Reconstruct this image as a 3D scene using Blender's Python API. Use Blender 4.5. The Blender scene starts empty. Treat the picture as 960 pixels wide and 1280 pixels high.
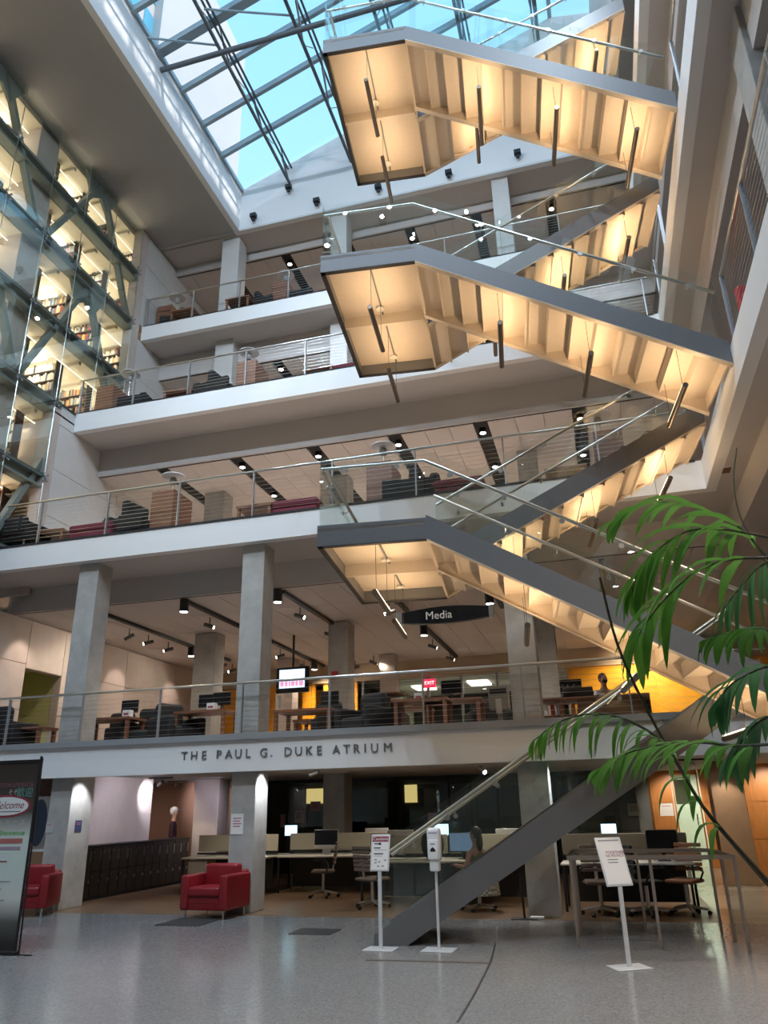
import bpy, math, random
import numpy as np
from mathutils import Vector, Matrix
random.seed(7)
sc = bpy.context.scene
col = sc.collection
# ---------------------------------------------------------------- camera, light, exposure
EYE = 1.65
YAW, PIT, ROL, FPX = -0.266124, 0.370758, -0.0222544, 948.16
def camera_rows():
    f0 = np.array([math.sin(YAW), math.cos(YAW), 0]); r0 = np.array([math.cos(YAW), -math.sin(YAW), 0]); u0 = np.array([0, 0, 1.])
    f = f0*math.cos(PIT)+u0*math.sin(PIT); u = u0*math.cos(PIT)-f0*math.sin(PIT)
    return r0*math.cos(ROL)+u*math.sin(ROL), u*math.cos(ROL)-r0*math.sin(ROL), f
RR, UU, FF = camera_rows()
cam = bpy.data.objects.new('camera', bpy.data.cameras.new('camera')); col.objects.link(cam)
cam.data.sensor_fit = 'HORIZONTAL'; cam.data.sensor_width = 36; cam.data.lens = 36*FPX/960
cam.data.clip_start = .05; cam.data.clip_end = 500
cam.matrix_world = Matrix(((RR[0], UU[0], -FF[0], 0), (RR[1], UU[1], -FF[1], 0), (RR[2], UU[2], -FF[2], EYE), (0, 0, 0, 1)))
sc.camera = cam
sc.view_settings.view_transform = 'Standard'; sc.view_settings.look = 'None'; sc.view_settings.gamma = 1
sc.view_settings.use_curve_mapping = False; sc.view_settings.exposure = 0.55
sc.cycles.max_bounces = 8; sc.cycles.diffuse_bounces = 4; sc.cycles.glossy_bounces = 3; sc.cycles.transparent_max_bounces = 24
sc.cycles.transmission_bounces = 2; sc.cycles.caustics_reflective = False; sc.cycles.caustics_refractive = False
sc.cycles.sample_clamp_indirect = 4; sc.cycles.use_denoising = True
w = bpy.data.worlds.new('sky'); sc.world = w; w.use_nodes = True
nt = w.node_tree; nt.nodes.clear()
wo = nt.nodes.new('ShaderNodeOutputWorld'); bg = nt.nodes.new('ShaderNodeBackground'); nt.links.new(bg.outputs[0], wo.inputs[0])
tc = nt.nodes.new('ShaderNodeTexCoord'); sep = nt.nodes.new('ShaderNodeSeparateXYZ'); rmp = nt.nodes.new('ShaderNodeValToRGB')
nt.links.new(tc.outputs['Generated'], sep.inputs[0]); nt.links.new(sep.outputs['Z'], rmp.inputs[0]); nt.links.new(rmp.outputs[0], bg.inputs[0])
rmp.color_ramp.elements[0].position = 0.0; rmp.color_ramp.elements[0].color = (.60, .78, .92, 1)
rmp.color_ramp.elements[1].position = 0.95; rmp.color_ramp.elements[1].color = (.20, .50, .78, 1)
bg.inputs[1].default_value = 1.2
def link(o, parent=None):
    col.objects.link(o)
    if parent is not None: o.parent = parent
    return o
def lamp(name, kind, loc, power, color, parent=None, aim=None, **kw):
    d = bpy.data.lights.new(name, kind); d.energy = power; d.color = color
    for k, v in kw.items(): setattr(d, k, v)
    o = link(bpy.data.objects.new(name, d), parent); o.location = loc
    if aim is not None: o.rotation_euler = (Vector(aim)).to_track_quat('-Z', 'Y').to_euler()
    return o
sun = lamp('sun', 'SUN', (30, 8, 40), 2.2, (1, .93, .9), aim=(-1, .12, -.435), angle=.02)
WARM = (1, .68, .38); SOFTW = (1, .86, .70)
# ---------------------------------------------------------------- pixel -> point on a real plane (measuring aid)
def ray(x, y): return RR*(x-480)/FPX + UU*(640-y)/FPX + FF
def atX(x, y, X): v = ray(x, y); t = X/v[0]; return Vector((X, v[1]*t, EYE+v[2]*t))
def atY(x, y, Y): v = ray(x, y); t = Y/v[1]; return Vector((v[0]*t, Y, EYE+v[2]*t))
def atZ(x, y, Z): v = ray(x, y); t = (Z-EYE)/v[2]; return Vector((v[0]*t, v[1]*t, Z))
# ---------------------------------------------------------------- materials
MATS = {}
def mat(name, color, rough=.6, metal=0, noise=0, scale=8, bump=0, emit=None, estr=0, spec=.5, wave=None, stretch=None, trans=0):
    if name in MATS: return MATS[name]
    m = bpy.data.materials.new(name); m.use_nodes = True; MATS[name] = m
    t = m.node_tree; b = t.nodes['Principled BSDF']
    b.inputs['Base Color'].default_value = (*color, 1); b.inputs['Roughness'].default_value = rough; b.inputs['Metallic'].default_value = metal
    b.inputs['Specular IOR Level'].default_value = spec
    if emit: b.inputs['Emission Color'].default_value = (*emit, 1); b.inputs['Emission Strength'].default_value = estr
    if noise or bump:
        c = t.nodes.new('ShaderNodeTexCoord'); mp = t.nodes.new('ShaderNodeMapping'); n = t.nodes.new('ShaderNodeTexNoise')
        if stretch: mp.inputs['Scale'].default_value = stretch
        n.inputs['Scale'].default_value = scale; n.inputs['Detail'].default_value = 6; n.inputs['Roughness'].default_value = .62
        t.links.new(c.outputs['Object'], mp.inputs[0]); t.links.new(mp.outputs[0], n.inputs['Vector'])
        if noise:
            r = t.nodes.new('ShaderNodeValToRGB'); t.links.new(n.outputs['Fac'], r.inputs[0])
            lo = [max(0, v*(1-noise)) for v in color]; hi = [min(1, v*(1+noise)) for v in color]
            r.color_ramp.elements[0].position = .3; r.color_ramp.elements[0].color = (*lo, 1)
            r.color_ramp.elements[1].position = .7; r.color_ramp.elements[1].color = (*hi, 1)
            t.links.new(r.outputs[0], b.inputs['Base Color'])
        if bump:
            bp = t.nodes.new('ShaderNodeBump'); bp.inputs['Strength'].default_value = bump; bp.inputs['Distance'].default_value = .01
            t.links.new(n.outputs['Fac'], bp.inputs['Height']); t.links.new(bp.outputs[0], b.inputs['Normal'])
    return m
def glass(name, tint, refl, rough=.0):
    if name in MATS: return MATS[name]
    m = bpy.data.materials.new(name); m.use_nodes = True; MATS[name] = m
    t = m.node_tree; t.nodes.clear(); o = t.nodes.new('ShaderNodeOutputMaterial'); mx = t.nodes.new('ShaderNodeMixShader')
    tr = t.nodes.new('ShaderNodeBsdfTransparent'); gl = t.nodes.new('ShaderNodeBsdfGlossy'); fr = t.nodes.new('ShaderNodeLayerWeight'); fr.inputs[0].default_value = .5; mt = t.nodes.new('ShaderNodeMath')
    tr.inputs[0].default_value = (*tint, 1); gl.inputs[0].default_value = (.9, 1, .98, 1); gl.inputs[1].default_value = rough
    mt.operation = 'MULTIPLY_ADD'; mt.inputs[1].default_value = .75; mt.inputs[2].default_value = .028*refl; mt.use_clamp = True
    pw = t.nodes.new('ShaderNodeMath'); pw.operation = 'POWER'; pw.inputs[1].default_value = 4.5; t.links.new(fr.outputs['Facing'], pw.inputs[0]); t.links.new(pw.outputs[0], mt.inputs[0])
    t.links.new(mt.outputs[0], mx.inputs[0]); t.links.new(tr.outputs[0], mx.inputs[1]); t.links.new(gl.outputs[0], mx.inputs[2]); t.links.new(mx.outputs[0], o.inputs[0])
    return m
CONC = mat('concrete', (.40, .395, .375), .75, noise=.16, scale=3, bump=.25)
CONCW = mat('warm concrete', (.50, .43, .385), .75, noise=.07, scale=2.5, bump=.12)
WHITE = mat('white paint', (.78, .78, .78), .6)
PAINT = mat('soffit paint', (.52, .49, .47), .8)
TILE = mat('ceiling tile', (.60, .555, .53), .85, noise=.04, scale=30)
BLACK = mat('black metal', (.012, .012, .013), .45)
BLACKM = mat('matt black', (.02, .02, .022), .8)
STAIR = mat('stair steel paint', (.135, .138, .142), .45, noise=.03, scale=20)
SHELL = mat('stair underside paint', (.52, .44, .35), .5, noise=.03, scale=14)
STEEL = mat('brushed steel', (.62, .61, .58), .28, 1, noise=.06, scale=60, stretch=(1, 1, 8))
GREYM = mat('grey painted metal', (.27, .28, .29), .45)
TRUSS = mat('truss steel', (.085, .10, .115), .45)
MULL = mat('aluminium mullion', (.28, .36, .40), .4, .3)
BEAM = mat('stack beam paint', (.17, .20, .185), .55, noise=.08, scale=5)
WOOD = mat('walnut wood', (.16, .065, .032), .45, noise=.35, scale=6, stretch=(1, 1, 9))
WOODL = mat('oak wood', (.34, .20, .11), .5, noise=.2, scale=6, stretch=(1, 1, 9))
ORANGE = mat('orange veneer', (.52, .21, .055), .4, noise=.15, scale=5, stretch=(3, 3, .4))
YELLOW = mat('yellow wall paint', (.85, .38, .012), .6)
REDL = mat('red leather', (.22, .010, .016), .42, noise=.1, scale=20, bump=.08)
MAROON = mat('maroon fabric', (.15, .022, .035), .85, noise=.15, scale=60)
DARKF = mat('charcoal fabric', (.012, .0115, .012), .85, noise=.2, scale=60)
DARKCH = mat('black chair upholstery', (.007, .007, .008), .75)
CREAM = mat('cream laminate', (.60, .57, .50), .5)
PAPER = mat('white paper', (.80, .79, .77), .7)
PLAST = mat('white plastic', (.78, .79, .80), .35)
SKIN = mat('skin', (.36, .20, .14), .6)
HAIR = mat('dark hair', (.012, .009, .008), .6)
GLASSR = glass('railing glass', (.972, .988, .980), 1.7)
GLASSW = glass('curtain glass', (.94, .975, .968), 3.2)
GLASSK = glass('skylight glass', (.93, .97, .99), .6)
GLASSD = glass('dark partition glass', (.62, .66, .64), 2.0)
def emis(name, c, s): return mat(name, (0, 0, 0), .5, emit=c, estr=s)
LAMPW = emis('lit lamp face', (1, .93, .82), 14)
LAMPC = emis('lit cool lamp face', (.86, .92, 1), 18)
TUBEL = emis('lit fluorescent tube', (1, .93, .80), 7)
# ---------------------------------------------------------------- mesh building
class MB:
    def __init__(s): s.v = []; s.f = []; s.mi = []; s.sm = []; s.k = 0; s.M = None
    def add(s, vs, fs, smooth=False):
        b = len(s.v)
        s.v += [tuple(s.M @ Vector(p)) if s.M is not None else tuple(p) for p in vs]
        s.f += [tuple(b+i for i in f) for f in fs]; s.mi += [s.k]*len(fs); s.sm += [smooth]*len(fs)
        return s
    def box(s, x0, x1, y0, y1, z0, z1):
        return s.add([(x0,y0,z0),(x1,y0,z0),(x1,y1,z0),(x0,y1,z0),(x0,y0,z1),(x1,y0,z1),(x1,y1,z1),(x0,y1,z1)],
                     [(0,3,2,1),(4,5,6,7),(0,1,5,4),(1,2,6,5),(2,3,7,6),(3,0,4,7)])
    def rbox(s, x0, x1, y0, y1, z0, z1, r=.03, n=3):   # box with rounded edges (superellipse-like cage)
        cx, cy, cz = (x0+x1)/2, (y0+y1)/2, (z0+z1)/2; hx, hy, hz = (x1-x0)/2, (y1-y0)/2, (z1-z0)/2
        r = min(r, hx*.98, hy*.98, hz*.98); vs = []; fs = []
        A = [-1]*1; lat = []
        for sz in (-1, 1):
            angs = [math.pi/2*j/n for j in range(n+1)]
            for a in (angs[::-1] if sz < 0 else angs):
                lat.append((sz*(hz-r)+sz*r*math.sin(a), r*math.cos(a)))
        lon = []
        for q, (qx, qy) in enumerate(((1,1),(-1,1),(-1,-1),(1,-1))):
            for j in range(n+1):
                a = math.pi/2*q+math.pi/2*j/n; lon.append((qx*(hx-r), qy*(hy-r), math.cos(a), math.sin(a)))
        m = len(lon)
        for z, rr in lat:
            for ox, oy, ca, sa in lon: vs.append((cx+ox+rr*ca, cy+oy+rr*sa, cz+z))
        for i in range(len(lat)-1):
            for j in range(m): fs.append((i*m+j, i*m+(j+1) % m, (i+1)*m+(j+1) % m, (i+1)*m+j))
        fs.append(tuple(reversed(range(m)))); fs.append(tuple((len(lat)-1)*m+j for j in range(m)))
        return s.add(vs, fs, True)
    def prism(s, poly, axis, a, b):                     # poly of 2D points extruded along axis from a to b
        def P(u, v, t): return {'x': (t, u, v), 'y': (u, t, v), 'z': (u, v, t)}[axis]
        n = len(poly); vs = [P(u, v, a) for u, v in poly]+[P(u, v, b) for u, v in poly]
        return s.add(vs, [tuple(range(n)), tuple(range(2*n-1, n-1, -1))]+[(i, i+n, (i+1) % n+n, (i+1) % n) for i in range(n)])
    def tube(s, pts, r, n=8, cap=True, smooth=True):
        pts = [Vector(p) for p in pts]; R = r if isinstance(r, (list, tuple)) else [r]*len(pts); vs = []; fs = []
        prev = None
        for i, p in enumerate(pts):
            d = (pts[min(i+1, len(pts)-1)]-pts[max(i-1, 0)]).normalized()
            if prev is None:
                a = Vector((0, 0, 1)) if abs(d.z) < .9 else Vector((1, 0, 0)); x = d.cross(a).normalized()
            else: x = (prev-d*prev.dot(d)).normalized()
            prev = x; y = d.cross(x)
            for j in range(n):
                t = 2*math.pi*j/n+math.pi/n; vs.append(tuple(p+(x*math.cos(t)+y*math.sin(t))*R[i]))
        for i in range(len(pts)-1):
            for j in range(n): fs.append((i*n+j, i*n+(j+1) % n, (i+1)*n+(j+1) % n, (i+1)*n+j))
        if cap: fs += [tuple(reversed(range(n))), tuple((len(pts)-1)*n+j for j in range(n))]
        return s.add(vs, fs, smooth and n > 4)
    def bar(s, a, b, w_, h_):                            # rectangular bar from a to b
        a = Vector(a); b = Vector(b); d = (b-a).normalized(); up = Vector((0, 0, 1)) if abs(d.z) < .95 else Vector((0, 1, 0))
        x = d.cross(up).normalized()*w_/2; y = x.cross(d).normalized()*h_/2
        vs = [tuple(p+q) for p in (a, b) for q in (-x-y, x-y, x+y, -x+y)]
        return s.add(vs, [(3,2,1,0),(4,5,6,7),(0,1,5,4),(1,2,6,5),(2,3,7,6),(3,0,4,7)])
    def lathe(s, prof, c=(0,0,0), n=16):
        vs = []; fs = []; m = len(prof)
        for j in range(n):
            t = 2*math.pi*j/n
            for r, z in prof: vs.append((c[0]+r*math.cos(t), c[1]+r*math.sin(t), c[2]+z))
        for j in range(n):
            for i in range(m-1): fs.append((j*m+i, ((j+1) % n)*m+i, ((j+1) % n)*m+i+1, j*m+i+1))
        if prof[0][0] > 1e-4: fs.append(tuple(j*m for j in reversed(range(n))))
        if prof[-1][0] > 1e-4: fs.append(tuple(j*m+m-1 for j in range(n)))
        return s.add(vs, fs, True)
    def disc(s, c, d, r, th, n=12):
        c = Vector(c); d = Vector(d).normalized(); return s.tube([c-d*th/2, c+d*th/2], r, n)
    def mesh(s, name, *mats):
        me = bpy.data.meshes.new(name); me.from_pydata(s.v, [], s.f)
        for m in mats: me.materials.append(m)
        if len(mats) > 1: me.polygons.foreach_set('material_index', s.mi)
        me.polygons.foreach_set('use_smooth', s.sm); me.update(); return me
    def obj(s, name, *mats, parent=None, label=None, bevel=0):
        o = link(bpy.data.objects.new(name, s.mesh(name, *mats)), parent)
        if any(s.sm) : 
            try: o.data.set_sharp_from_angle(angle=math.radians(40))
            except Exception: pass
        if label: o['label'] = label
        if bevel:
            b = o.modifiers.new('bevel', 'BEVEL'); b.width = bevel; b.segments = 2; b.limit_method = 'ANGLE'
        return o
def tag(o, label, cat, group=None, kind=None):
    o['label'] = label; o['category'] = cat
    if group: o['group'] = group
    if kind: o['kind'] = kind
    return o
def struct(o): o['kind'] = 'structure'; return o
def stuff(o): o['kind'] = 'stuff'; return o
def empty(name, loc=(0,0,0), rz=0):
    o = link(bpy.data.objects.new(name, None)); o.location = loc; o.rotation_euler = (0, 0, rz); o.empty_display_size = .2; return o
def copy_tree(o, parent=None):
    c = o.copy(); col.objects.link(c); c.parent = parent
    for ch in list(o.children): copy_tree(ch, c)
    return c
def text(name, body, size, m, parent=None, ex=.0, align='CENTER', space=1.0, shear=0):
    c = bpy.data.curves.new(name, 'FONT'); c.body = body; c.size = size; c.extrude = ex; c.align_x = align; c.align_y = 'CENTER'; c.space_character = space; c.shear = shear
    c.resolution_u = 3; t0 = bpy.data.objects.new(name, c); col.objects.link(t0)
    bpy.context.view_layer.update(); me = bpy.data.meshes.new_from_object(t0.evaluated_get(bpy.context.evaluated_depsgraph_get()))
    bpy.data.objects.remove(t0); me.materials.clear(); me.materials.append(m)
    return link(bpy.data.objects.new(name, me), parent)
# ================================================================ SETTING
XL, XR = -12.5, 2.2
FLZ = {2: 2.9, 3: 7.27, 4: 11.6, 5: 15.95}
SOF = {2: 2.3, 3: 6.68, 4: 11.0, 5: 15.37, 6: 19.35}
FY = {2: 13.2, 3: 13.2, 4: 15.0, 5: 17.4, 6: 17.9}
BULK = {3: (14.75, 6.12), 4: (16.25, 10.22), 5: (18.6, 14.6), 6: (19.05, 19.03)}      # far face of the soffit: y and ceiling height
# terrazzo
tz = mat('terrazzo', (.30, .305, .31), .16, noise=.0, spec=.5)
t = tz.node_tree; b = t.nodes['Principled BSDF']; c = t.nodes.new('ShaderNodeTexCoord')
v1 = t.nodes.new('ShaderNodeTexVoronoi'); v1.inputs['Scale'].default_value = 55; n1 = t.nodes.new('ShaderNodeTexNoise'); n1.inputs['Scale'].default_value = 1.2
r1 = t.nodes.new('ShaderNodeValToRGB'); mx = t.nodes.new('ShaderNodeMix'); mx.data_type = 'RGBA'; mx.blend_type = 'MULTIPLY'; mx.inputs[0].default_value = .12
t.links.new(c.outputs['Object'], v1.inputs['Vector']); t.links.new(c.outputs['Object'], n1.inputs['Vector']); t.links.new(v1.outputs['Color'], r1.inputs[0])
r1.color_ramp.elements[0].color = (.22, .22, .22, 1); r1.color_ramp.elements[1].color = (.36, .36, .355, 1)
t.links.new(r1.outputs[0], mx.inputs[6]); t.links.new(n1.outputs['Fac'], mx.inputs[7]); t.links.new(mx.outputs[2], b.inputs['Base Color'])
b.inputs['Roughness'].default_value = .17
wf = mat('parquet floor', (.22, .13, .075), .35)
t = wf.node_tree; b = t.nodes['Principled BSDF']; c = t.nodes.new('ShaderNodeTexCoord'); br = t.nodes.new('ShaderNodeTexBrick')
br.inputs['Color1'].default_value = (.24, .155, .09, 1); br.inputs['Color2'].default_value = (.16, .10, .06, 1); br.inputs['Mortar'].default_value = (.09, .05, .03, 1)
br.inputs['Scale'].default_value = 1; br.inputs['Brick Width'].default_value = .5; br.inputs['Row Height'].default_value = .09; br.inputs['Mortar Size'].default_value = .004
t.links.new(c.outputs['Object'], br.inputs['Vector']); t.links.new(br.outputs[0], b.inputs['Base Color'])
struct(MB().box(-16, 11, -9, 13.1, -.2, 0).obj('floor', tz))
struct(MB().box(-16, 1.35, 13.1, 30, -.2, .0).obj('floor', wf))
struct(MB().box(1.35, 11, 13.1, 30, -.2, .0).obj('floor', mat('light polished tile', (.50, .46, .38), .12, noise=.1, scale=2)))
# floor divider strips, mats
DKS = mat('dark divider strip', (.06, .055, .05), .5)
p, q, r_ = atZ(457, 1200, 0), atZ(613, 1204, 0), atZ(622, 1158, 0)
m = MB(); m.bar((p.x, p.y, .001), (q.x, q.y, .001), .06, .006); struct(m.obj('trim_1', mat('bronze divider strip', (.12, .10, .08), .5)))
m = MB(); e = atZ(572, 1278, 0)
pp = [e, atZ(592, 1245, 0), q, atZ(619, 1180, 0), r_]
for a_, b_ in zip(pp, pp[1:]): m.bar((a_.x, a_.y, .001), (b_.x, b_.y, .001), .022, .006)
struct(m.obj('trim_2', DKS))
def slab_edge(n, xl, right=True):
    """white fascia, painted soffit and inner ceiling of one gallery level"""
    y = FY[n]; z0 = SOF[n]; z1 = FLZ[n] if n in FLZ else None
    if n < 6:
        m = MB(); m.box(xl, XR if n > 2 else 2.6, y, y+.18, z0, z1-.05)
        struct(m.obj('trim_%d' % (n+1), WHITE))
        if n > 2:
            m = MB(); m.box(XR, XR+.18, -8, y+.18, z0, z1-.05); struct(m.obj('trim_%d' % (n+5), WHITE))
        # floor deck
        m = MB(); m.box(xl if n > 2 else -16, 10, y+.02, 30, z1-.3, z1-.04)
        if n > 2: m.box(XR+.05, 10, -8, y+.02, z1-.3, z1-.04)
        else: m.box(2.65, 10, -8, y+.02, z1-.3, z1-.04)
        struct(m.obj('floor', mat('carpet', (.38, .33, .30), .95)))
def ceiling_tiles(parent, x0, x1, y0, y1, z, holes, wx=.71, wy=1.6, slot=.34):
    xs = []; x = x0
    edges = sorted(holes)
    segs = []; cur = x0
    for h in edges:
        if h-slot/2 > cur: segs.append((cur, h-slot/2))
        cur = h+slot/2
    if cur < x1: segs.append((cur, x1))
    cache = {}
    for a, b in segs:
        n = max(1, round((b-a)/wx)); w_ = (b-a)/n
        for i in range(n):
            yy = y0
            while yy < y1-.05:
                y2 = min(yy+wy, y1); key = (round(w_, 3), round(y2-yy, 3))
                if key not in cache: cache[key] = MB().box(.006, w_-.006, .006, y2-yy-.006, 0, .03).mesh('ceiling_tile', TILE)
                o = link(bpy.data.objects.new('ceiling_tile', cache[key]), parent); o.location = (a+i*w_, yy, z)
                yy = y2
TRX = [-12.75, -10.6, -8.45, -6.3, -4.15, -2.0, .33, 2.4]
for n in (2, 3, 4, 5): slab_edge(n, XL)
for n in (3, 4, 5, 6):
    y = FY[n]; z0 = SOF[n]; by, bz = BULK[n]
    m = MB(); xl = XL if n > 3 else -13.4
    m.box(xl, 2.8 if n < 6 else 10, y+.18, by, z0+.004, z0+.06)                 # soffit
    m.box(xl, 2.8, by-.06, by, bz, z0+.05)                    # bulkhead
    if n < 6:
        m.box(XR+.18, 2.8, -8, y+.18, z0+.004, z0+.06); m.box(2.74, 2.8, -8, by, bz, z0+.05)
        if n == 5: pass
    m.box(-16, 10, by, 30, bz+.14, bz+.2); m.box(2.8, 10, -8, by, bz, bz+.06)
    m.box(-16, 10, 29, 29.1, bz-4.3, bz+.2)
    c_ = struct(m.obj('ceiling', PAINT))
    k = MB()
    if n > 3:
        for tx in TRX[:-1]: k.box(tx-.16, tx+.16, by+.03, by+7.0, bz+.06, bz+.13)
        stuff(k.obj('track_slots', BLACKM, parent=c_))
    k = MB(); k.box(xl, 2.8, by, by+.05, bz-.0, bz+.1); k.obj('shadow_gap', BLACKM, parent=c_)
    ceiling_tiles(c_, XL-1.2, 2.75, by+.06, by+(9.6 if n == 3 else 6.4), bz, TRX[:-1] if n > 3 else [])
# roof slab around the skylight and well
WX0, WX1, WY0, WY1, WZ = -9.58, 2.2, -2.0, 17.9, 19.35
m = MB()
m.box(-13.2, WX0-.18, -8, 17.88, WZ, WZ+.2); m.box(WX0-.18, WX1+.18, -8, WY0-.18, WZ, WZ+.2); m.box(WX1+.18, 10, -8, 17.88, WZ, WZ+.2)
struct(m.obj('ceiling', mat('roof soffit paint', (.40, .39, .38), .85)))
def ridge(x): return 20.95+(x-WX0)*.40
m = MB(); m.box(WX0-.18, WX0, WY0, WY1, WZ-.015, 20.95); struct(m.obj('wall_left', WHITE))
RX = 1.0
m = MB(); m.prism([(WX0-.2, WZ), (WX1+.2, WZ), (WX1+.2, ridge(RX)-.3), (RX, ridge(RX)), (WX0-.2, 20.93)], 'y', WY1, WY1+.2); struct(m.obj('wall_back', WHITE))
m = MB(); m.box(WX1, WX1+.18, WY0, WY1, WZ-.015, ridge(RX)-.3); struct(m.obj('wall_right', WHITE))
m = MB(); m.prism([(WX0-.2, WZ), (WX1+.2, WZ), (WX1+.2, ridge(RX)-.3), (RX, ridge(RX)), (WX0-.2, 20.93)], 'y', WY0-.2, WY0); struct(m.obj('wall_front', WHITE))
# thin metal edge of the well opening
m = MB(); m.box(WX0, WX1, WY1-.02, WY1+.0, WZ-.04, WZ+.03); struct(m.obj('trim_12', mat('pale edge trim', (.6, .62, .62), .4)))
# left side wall: end pier and side walls of each gallery, in panels
def panel_wall(name, plane, a0, a1, z0, z1, wa, hz, thick, m_, sgn=1, joint=.008):
    base = MB(); kids = []
    if plane[0] == 'x': base.box(plane[1]-thick*sgn-(.02 if sgn > 0 else -.02), plane[1]-.02*sgn, a0, a1, z0, z1) if sgn > 0 else base.box(plane[1]+.02, plane[1]+thick, a0, a1, z0, z1)
    else: base.box(a0, a1, plane[1]+.02, plane[1]+thick, z0, z1)
    o = struct(base.obj(name, m_)); cache = {}
    na = max(1, round((a1-a0)/wa)); wa = (a1-a0)/na; nz = max(1, round((z1-z0)/hz)); hz = (z1-z0)/nz
    for i in range(na):
        for j in range(nz):
            if not cache:
                g = MB()
                if plane[0] == 'x': g.box(-.02*sgn if sgn > 0 else 0, 0 if sgn > 0 else .02, joint, wa-joint, joint, hz-joint)
                else: g.box(joint, wa-joint, 0, .02, joint, hz-joint)
                cache['m'] = g.mesh('wall_panel', m_)
            p = link(bpy.data.objects.new('wall_panel', cache['m']), o)
            p.location = (plane[1], a0+i*wa, z0+j*hz) if plane[0] == 'x' else (a0+i*wa, plane[1], z0+j*hz)
    return o
PIER = mat('pale plaster panel', (.56, .55, .53), .7, noise=.04, scale=3)
panel_wall('wall_left', ('x', XL), 14.45, 22.5, 7.24, 10.95, 2.4, 1.35, .25, PIER)
panel_wall('wall_left', ('x', XL), 17.25, 24, 11.55, 15.35, 2.4, 1.25, .25, PIER)
panel_wall('wall_left', ('x', XL), 17.25, 25, 15.9, 19.3, 2.4, 1.13, .25, PIER)
m = MB(); m.box(XL-.3, XL, 16.9, 17.25, 11.0, 19.3); struct(m.obj('wall_left', CONCW))
m = MB(); m.box(XL-.3, XL, 14.15, 14.45, 7.24, 11.35); struct(m.obj('wall_left', CONCW))
m = MB(); m.box(XL-.25, XL, 14.45, 17.25, 10.96, 11.5); struct(m.obj('wall_left', PIER))
# level two side wall with a doorway
LX = -13.2
d0, d1 = atX(32, 835, LX), atX(77, 845, LX)
for a0, a1, z0, z1 in ((9.0, d0.y, 2.9, 6.1), (d1.y, 25.0, 2.9, 6.1), (d0.y, d1.y, d0.z, 6.1)):
    panel_wall('wall_left', ('x', LX), a0, a1, z0, z1, 2.4, 1.07, .2, CONCW)
m = MB(); m.box(-15.6, -15.5, 13, 20, 2.9, 6.1); m.box(-15.6, LX-.2, d1.y+.02, d1.y+.1, 2.9, 6.1); m.box(-15.6, LX-.2, d0.y-.1, d0.y-.02, 2.9, 6.1); m.box(-15.6, LX-.2, d0.y, d1.y, 5.1, 5.2)
struct(m.obj('wall_left', mat('lime wall paint', (.50, .50, .22), .7)))
# ground level: side wall, ceiling, back partition
GC = 2.42
panel_wall('wall_left', ('x', -10.85), 14.9, 17.6, 0, GC, 2.4, .81, .2, CONCW)
m = MB(); m.box(-16, 10, 13.25, 30, GC, GC+.06); m.box(2.65, 10, -8, 13.2, GC, GC+.06)
gc = struct(m.obj('ceiling', PAINT))
BY = 21.5
m = MB(); m.box(-16, 1.0, BY+2.5, BY+2.6, 0, 2.9); struct(m.obj('wall_back', mat('dark room wall', (.05, .052, .055), .8, noise=.5, scale=1.2)))
m = MB()
for x in (-10.2, -8.9, -7.35, -5.6, -4.2, -2.9, -1.4, .1): m.box(x-.04, x+.04, BY-.04, BY+.04, 0, GC)
m.box(-10.9, 1, BY-.04, BY+.04, 0, .12); m.box(-10.9, 1, BY-.04, BY+.04, GC-.1, GC)
gw = struct(m.obj('window_1', BLACK))
xs = (-10.9, -10.2, -8.9, -7.35, -5.6, -4.2, -2.9, -1.4, .1, 1.0)
for a, b in zip(xs, xs[1:]): MB().box(a+.04, b-.04, BY-.006, BY+.006, .12, GC-.1).obj('pane', GLASSD, parent=gw)
m = MB(); m.box(-13, -9.75, 20.6, 20.7, 0, GC); struct(m.obj('wall_back', mat('brown plaster', (.26, .13, .08), .7)))
m = MB(); m.box(-13.0, -12.9, 14, 20.6, 0, GC); struct(m.obj('wall_left', CONCW))
# level two back wall: tan header, yellow panels and the lit office behind glass
m = MB(); m.box(-13.2, 10, 24.3, 24.5, 5.55, 6.14); struct(m.obj('wall_back', mat('tan header paint', (.46, .36, .25), .7)))
m = MB(); m.box(-13.2, -10.6, 24.4, 24.6, 2.9, 5.6); m.box(-.9, 10, 24.4, 24.6, 2.9, 5.6); struct(m.obj('wall_back', YELLOW))
m = MB(); m.box(-10.6, -9.2, 26, 26.1, 2.9, 5.6); m.box(-9.6, -9.3, 24.3, 24.5, 2.9, 5.6); m.box(-8.9, -7.7, 24.4, 24.5, 2.9, 5.6); m.box(-9.58, -9.2, 24.4, 24.5, 2.9, 5.6)
struct(m.obj('wall_back', YELLOW))
m = MB(); m.box(-13, 4, 29, 29.1, 2.9, 5.9); m.box(-7.0, -6.9, 24.5, 29, 2.9, 5.9); struct(m.obj('wall_back', mat('olive office wall', (.30, .31, .22), .8)))
m = MB()
for x in (-7.5, -6.3, -5.3, -4.2, -3.05, -1.9, -.9): m.box(x-.04, x+.04, 24.36, 24.44, 2.9, 5.55)
gw2 = struct(m.obj('window_2', GREYM))
xs = (-7.5, -6.3, -5.3, -4.2, -3.05, -1.9, -.9)
for a, b in zip(xs, xs[1:]): MB().box(a+.04, b-.04, 24.395, 24.405, 2.9, 5.55).obj('pane', GLASSD, parent=gw2)
m = MB(); m.box(-7.7, -.9, 24.5, 29, 5.56, 5.62); struct(m.obj('ceiling', TILE))
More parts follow.
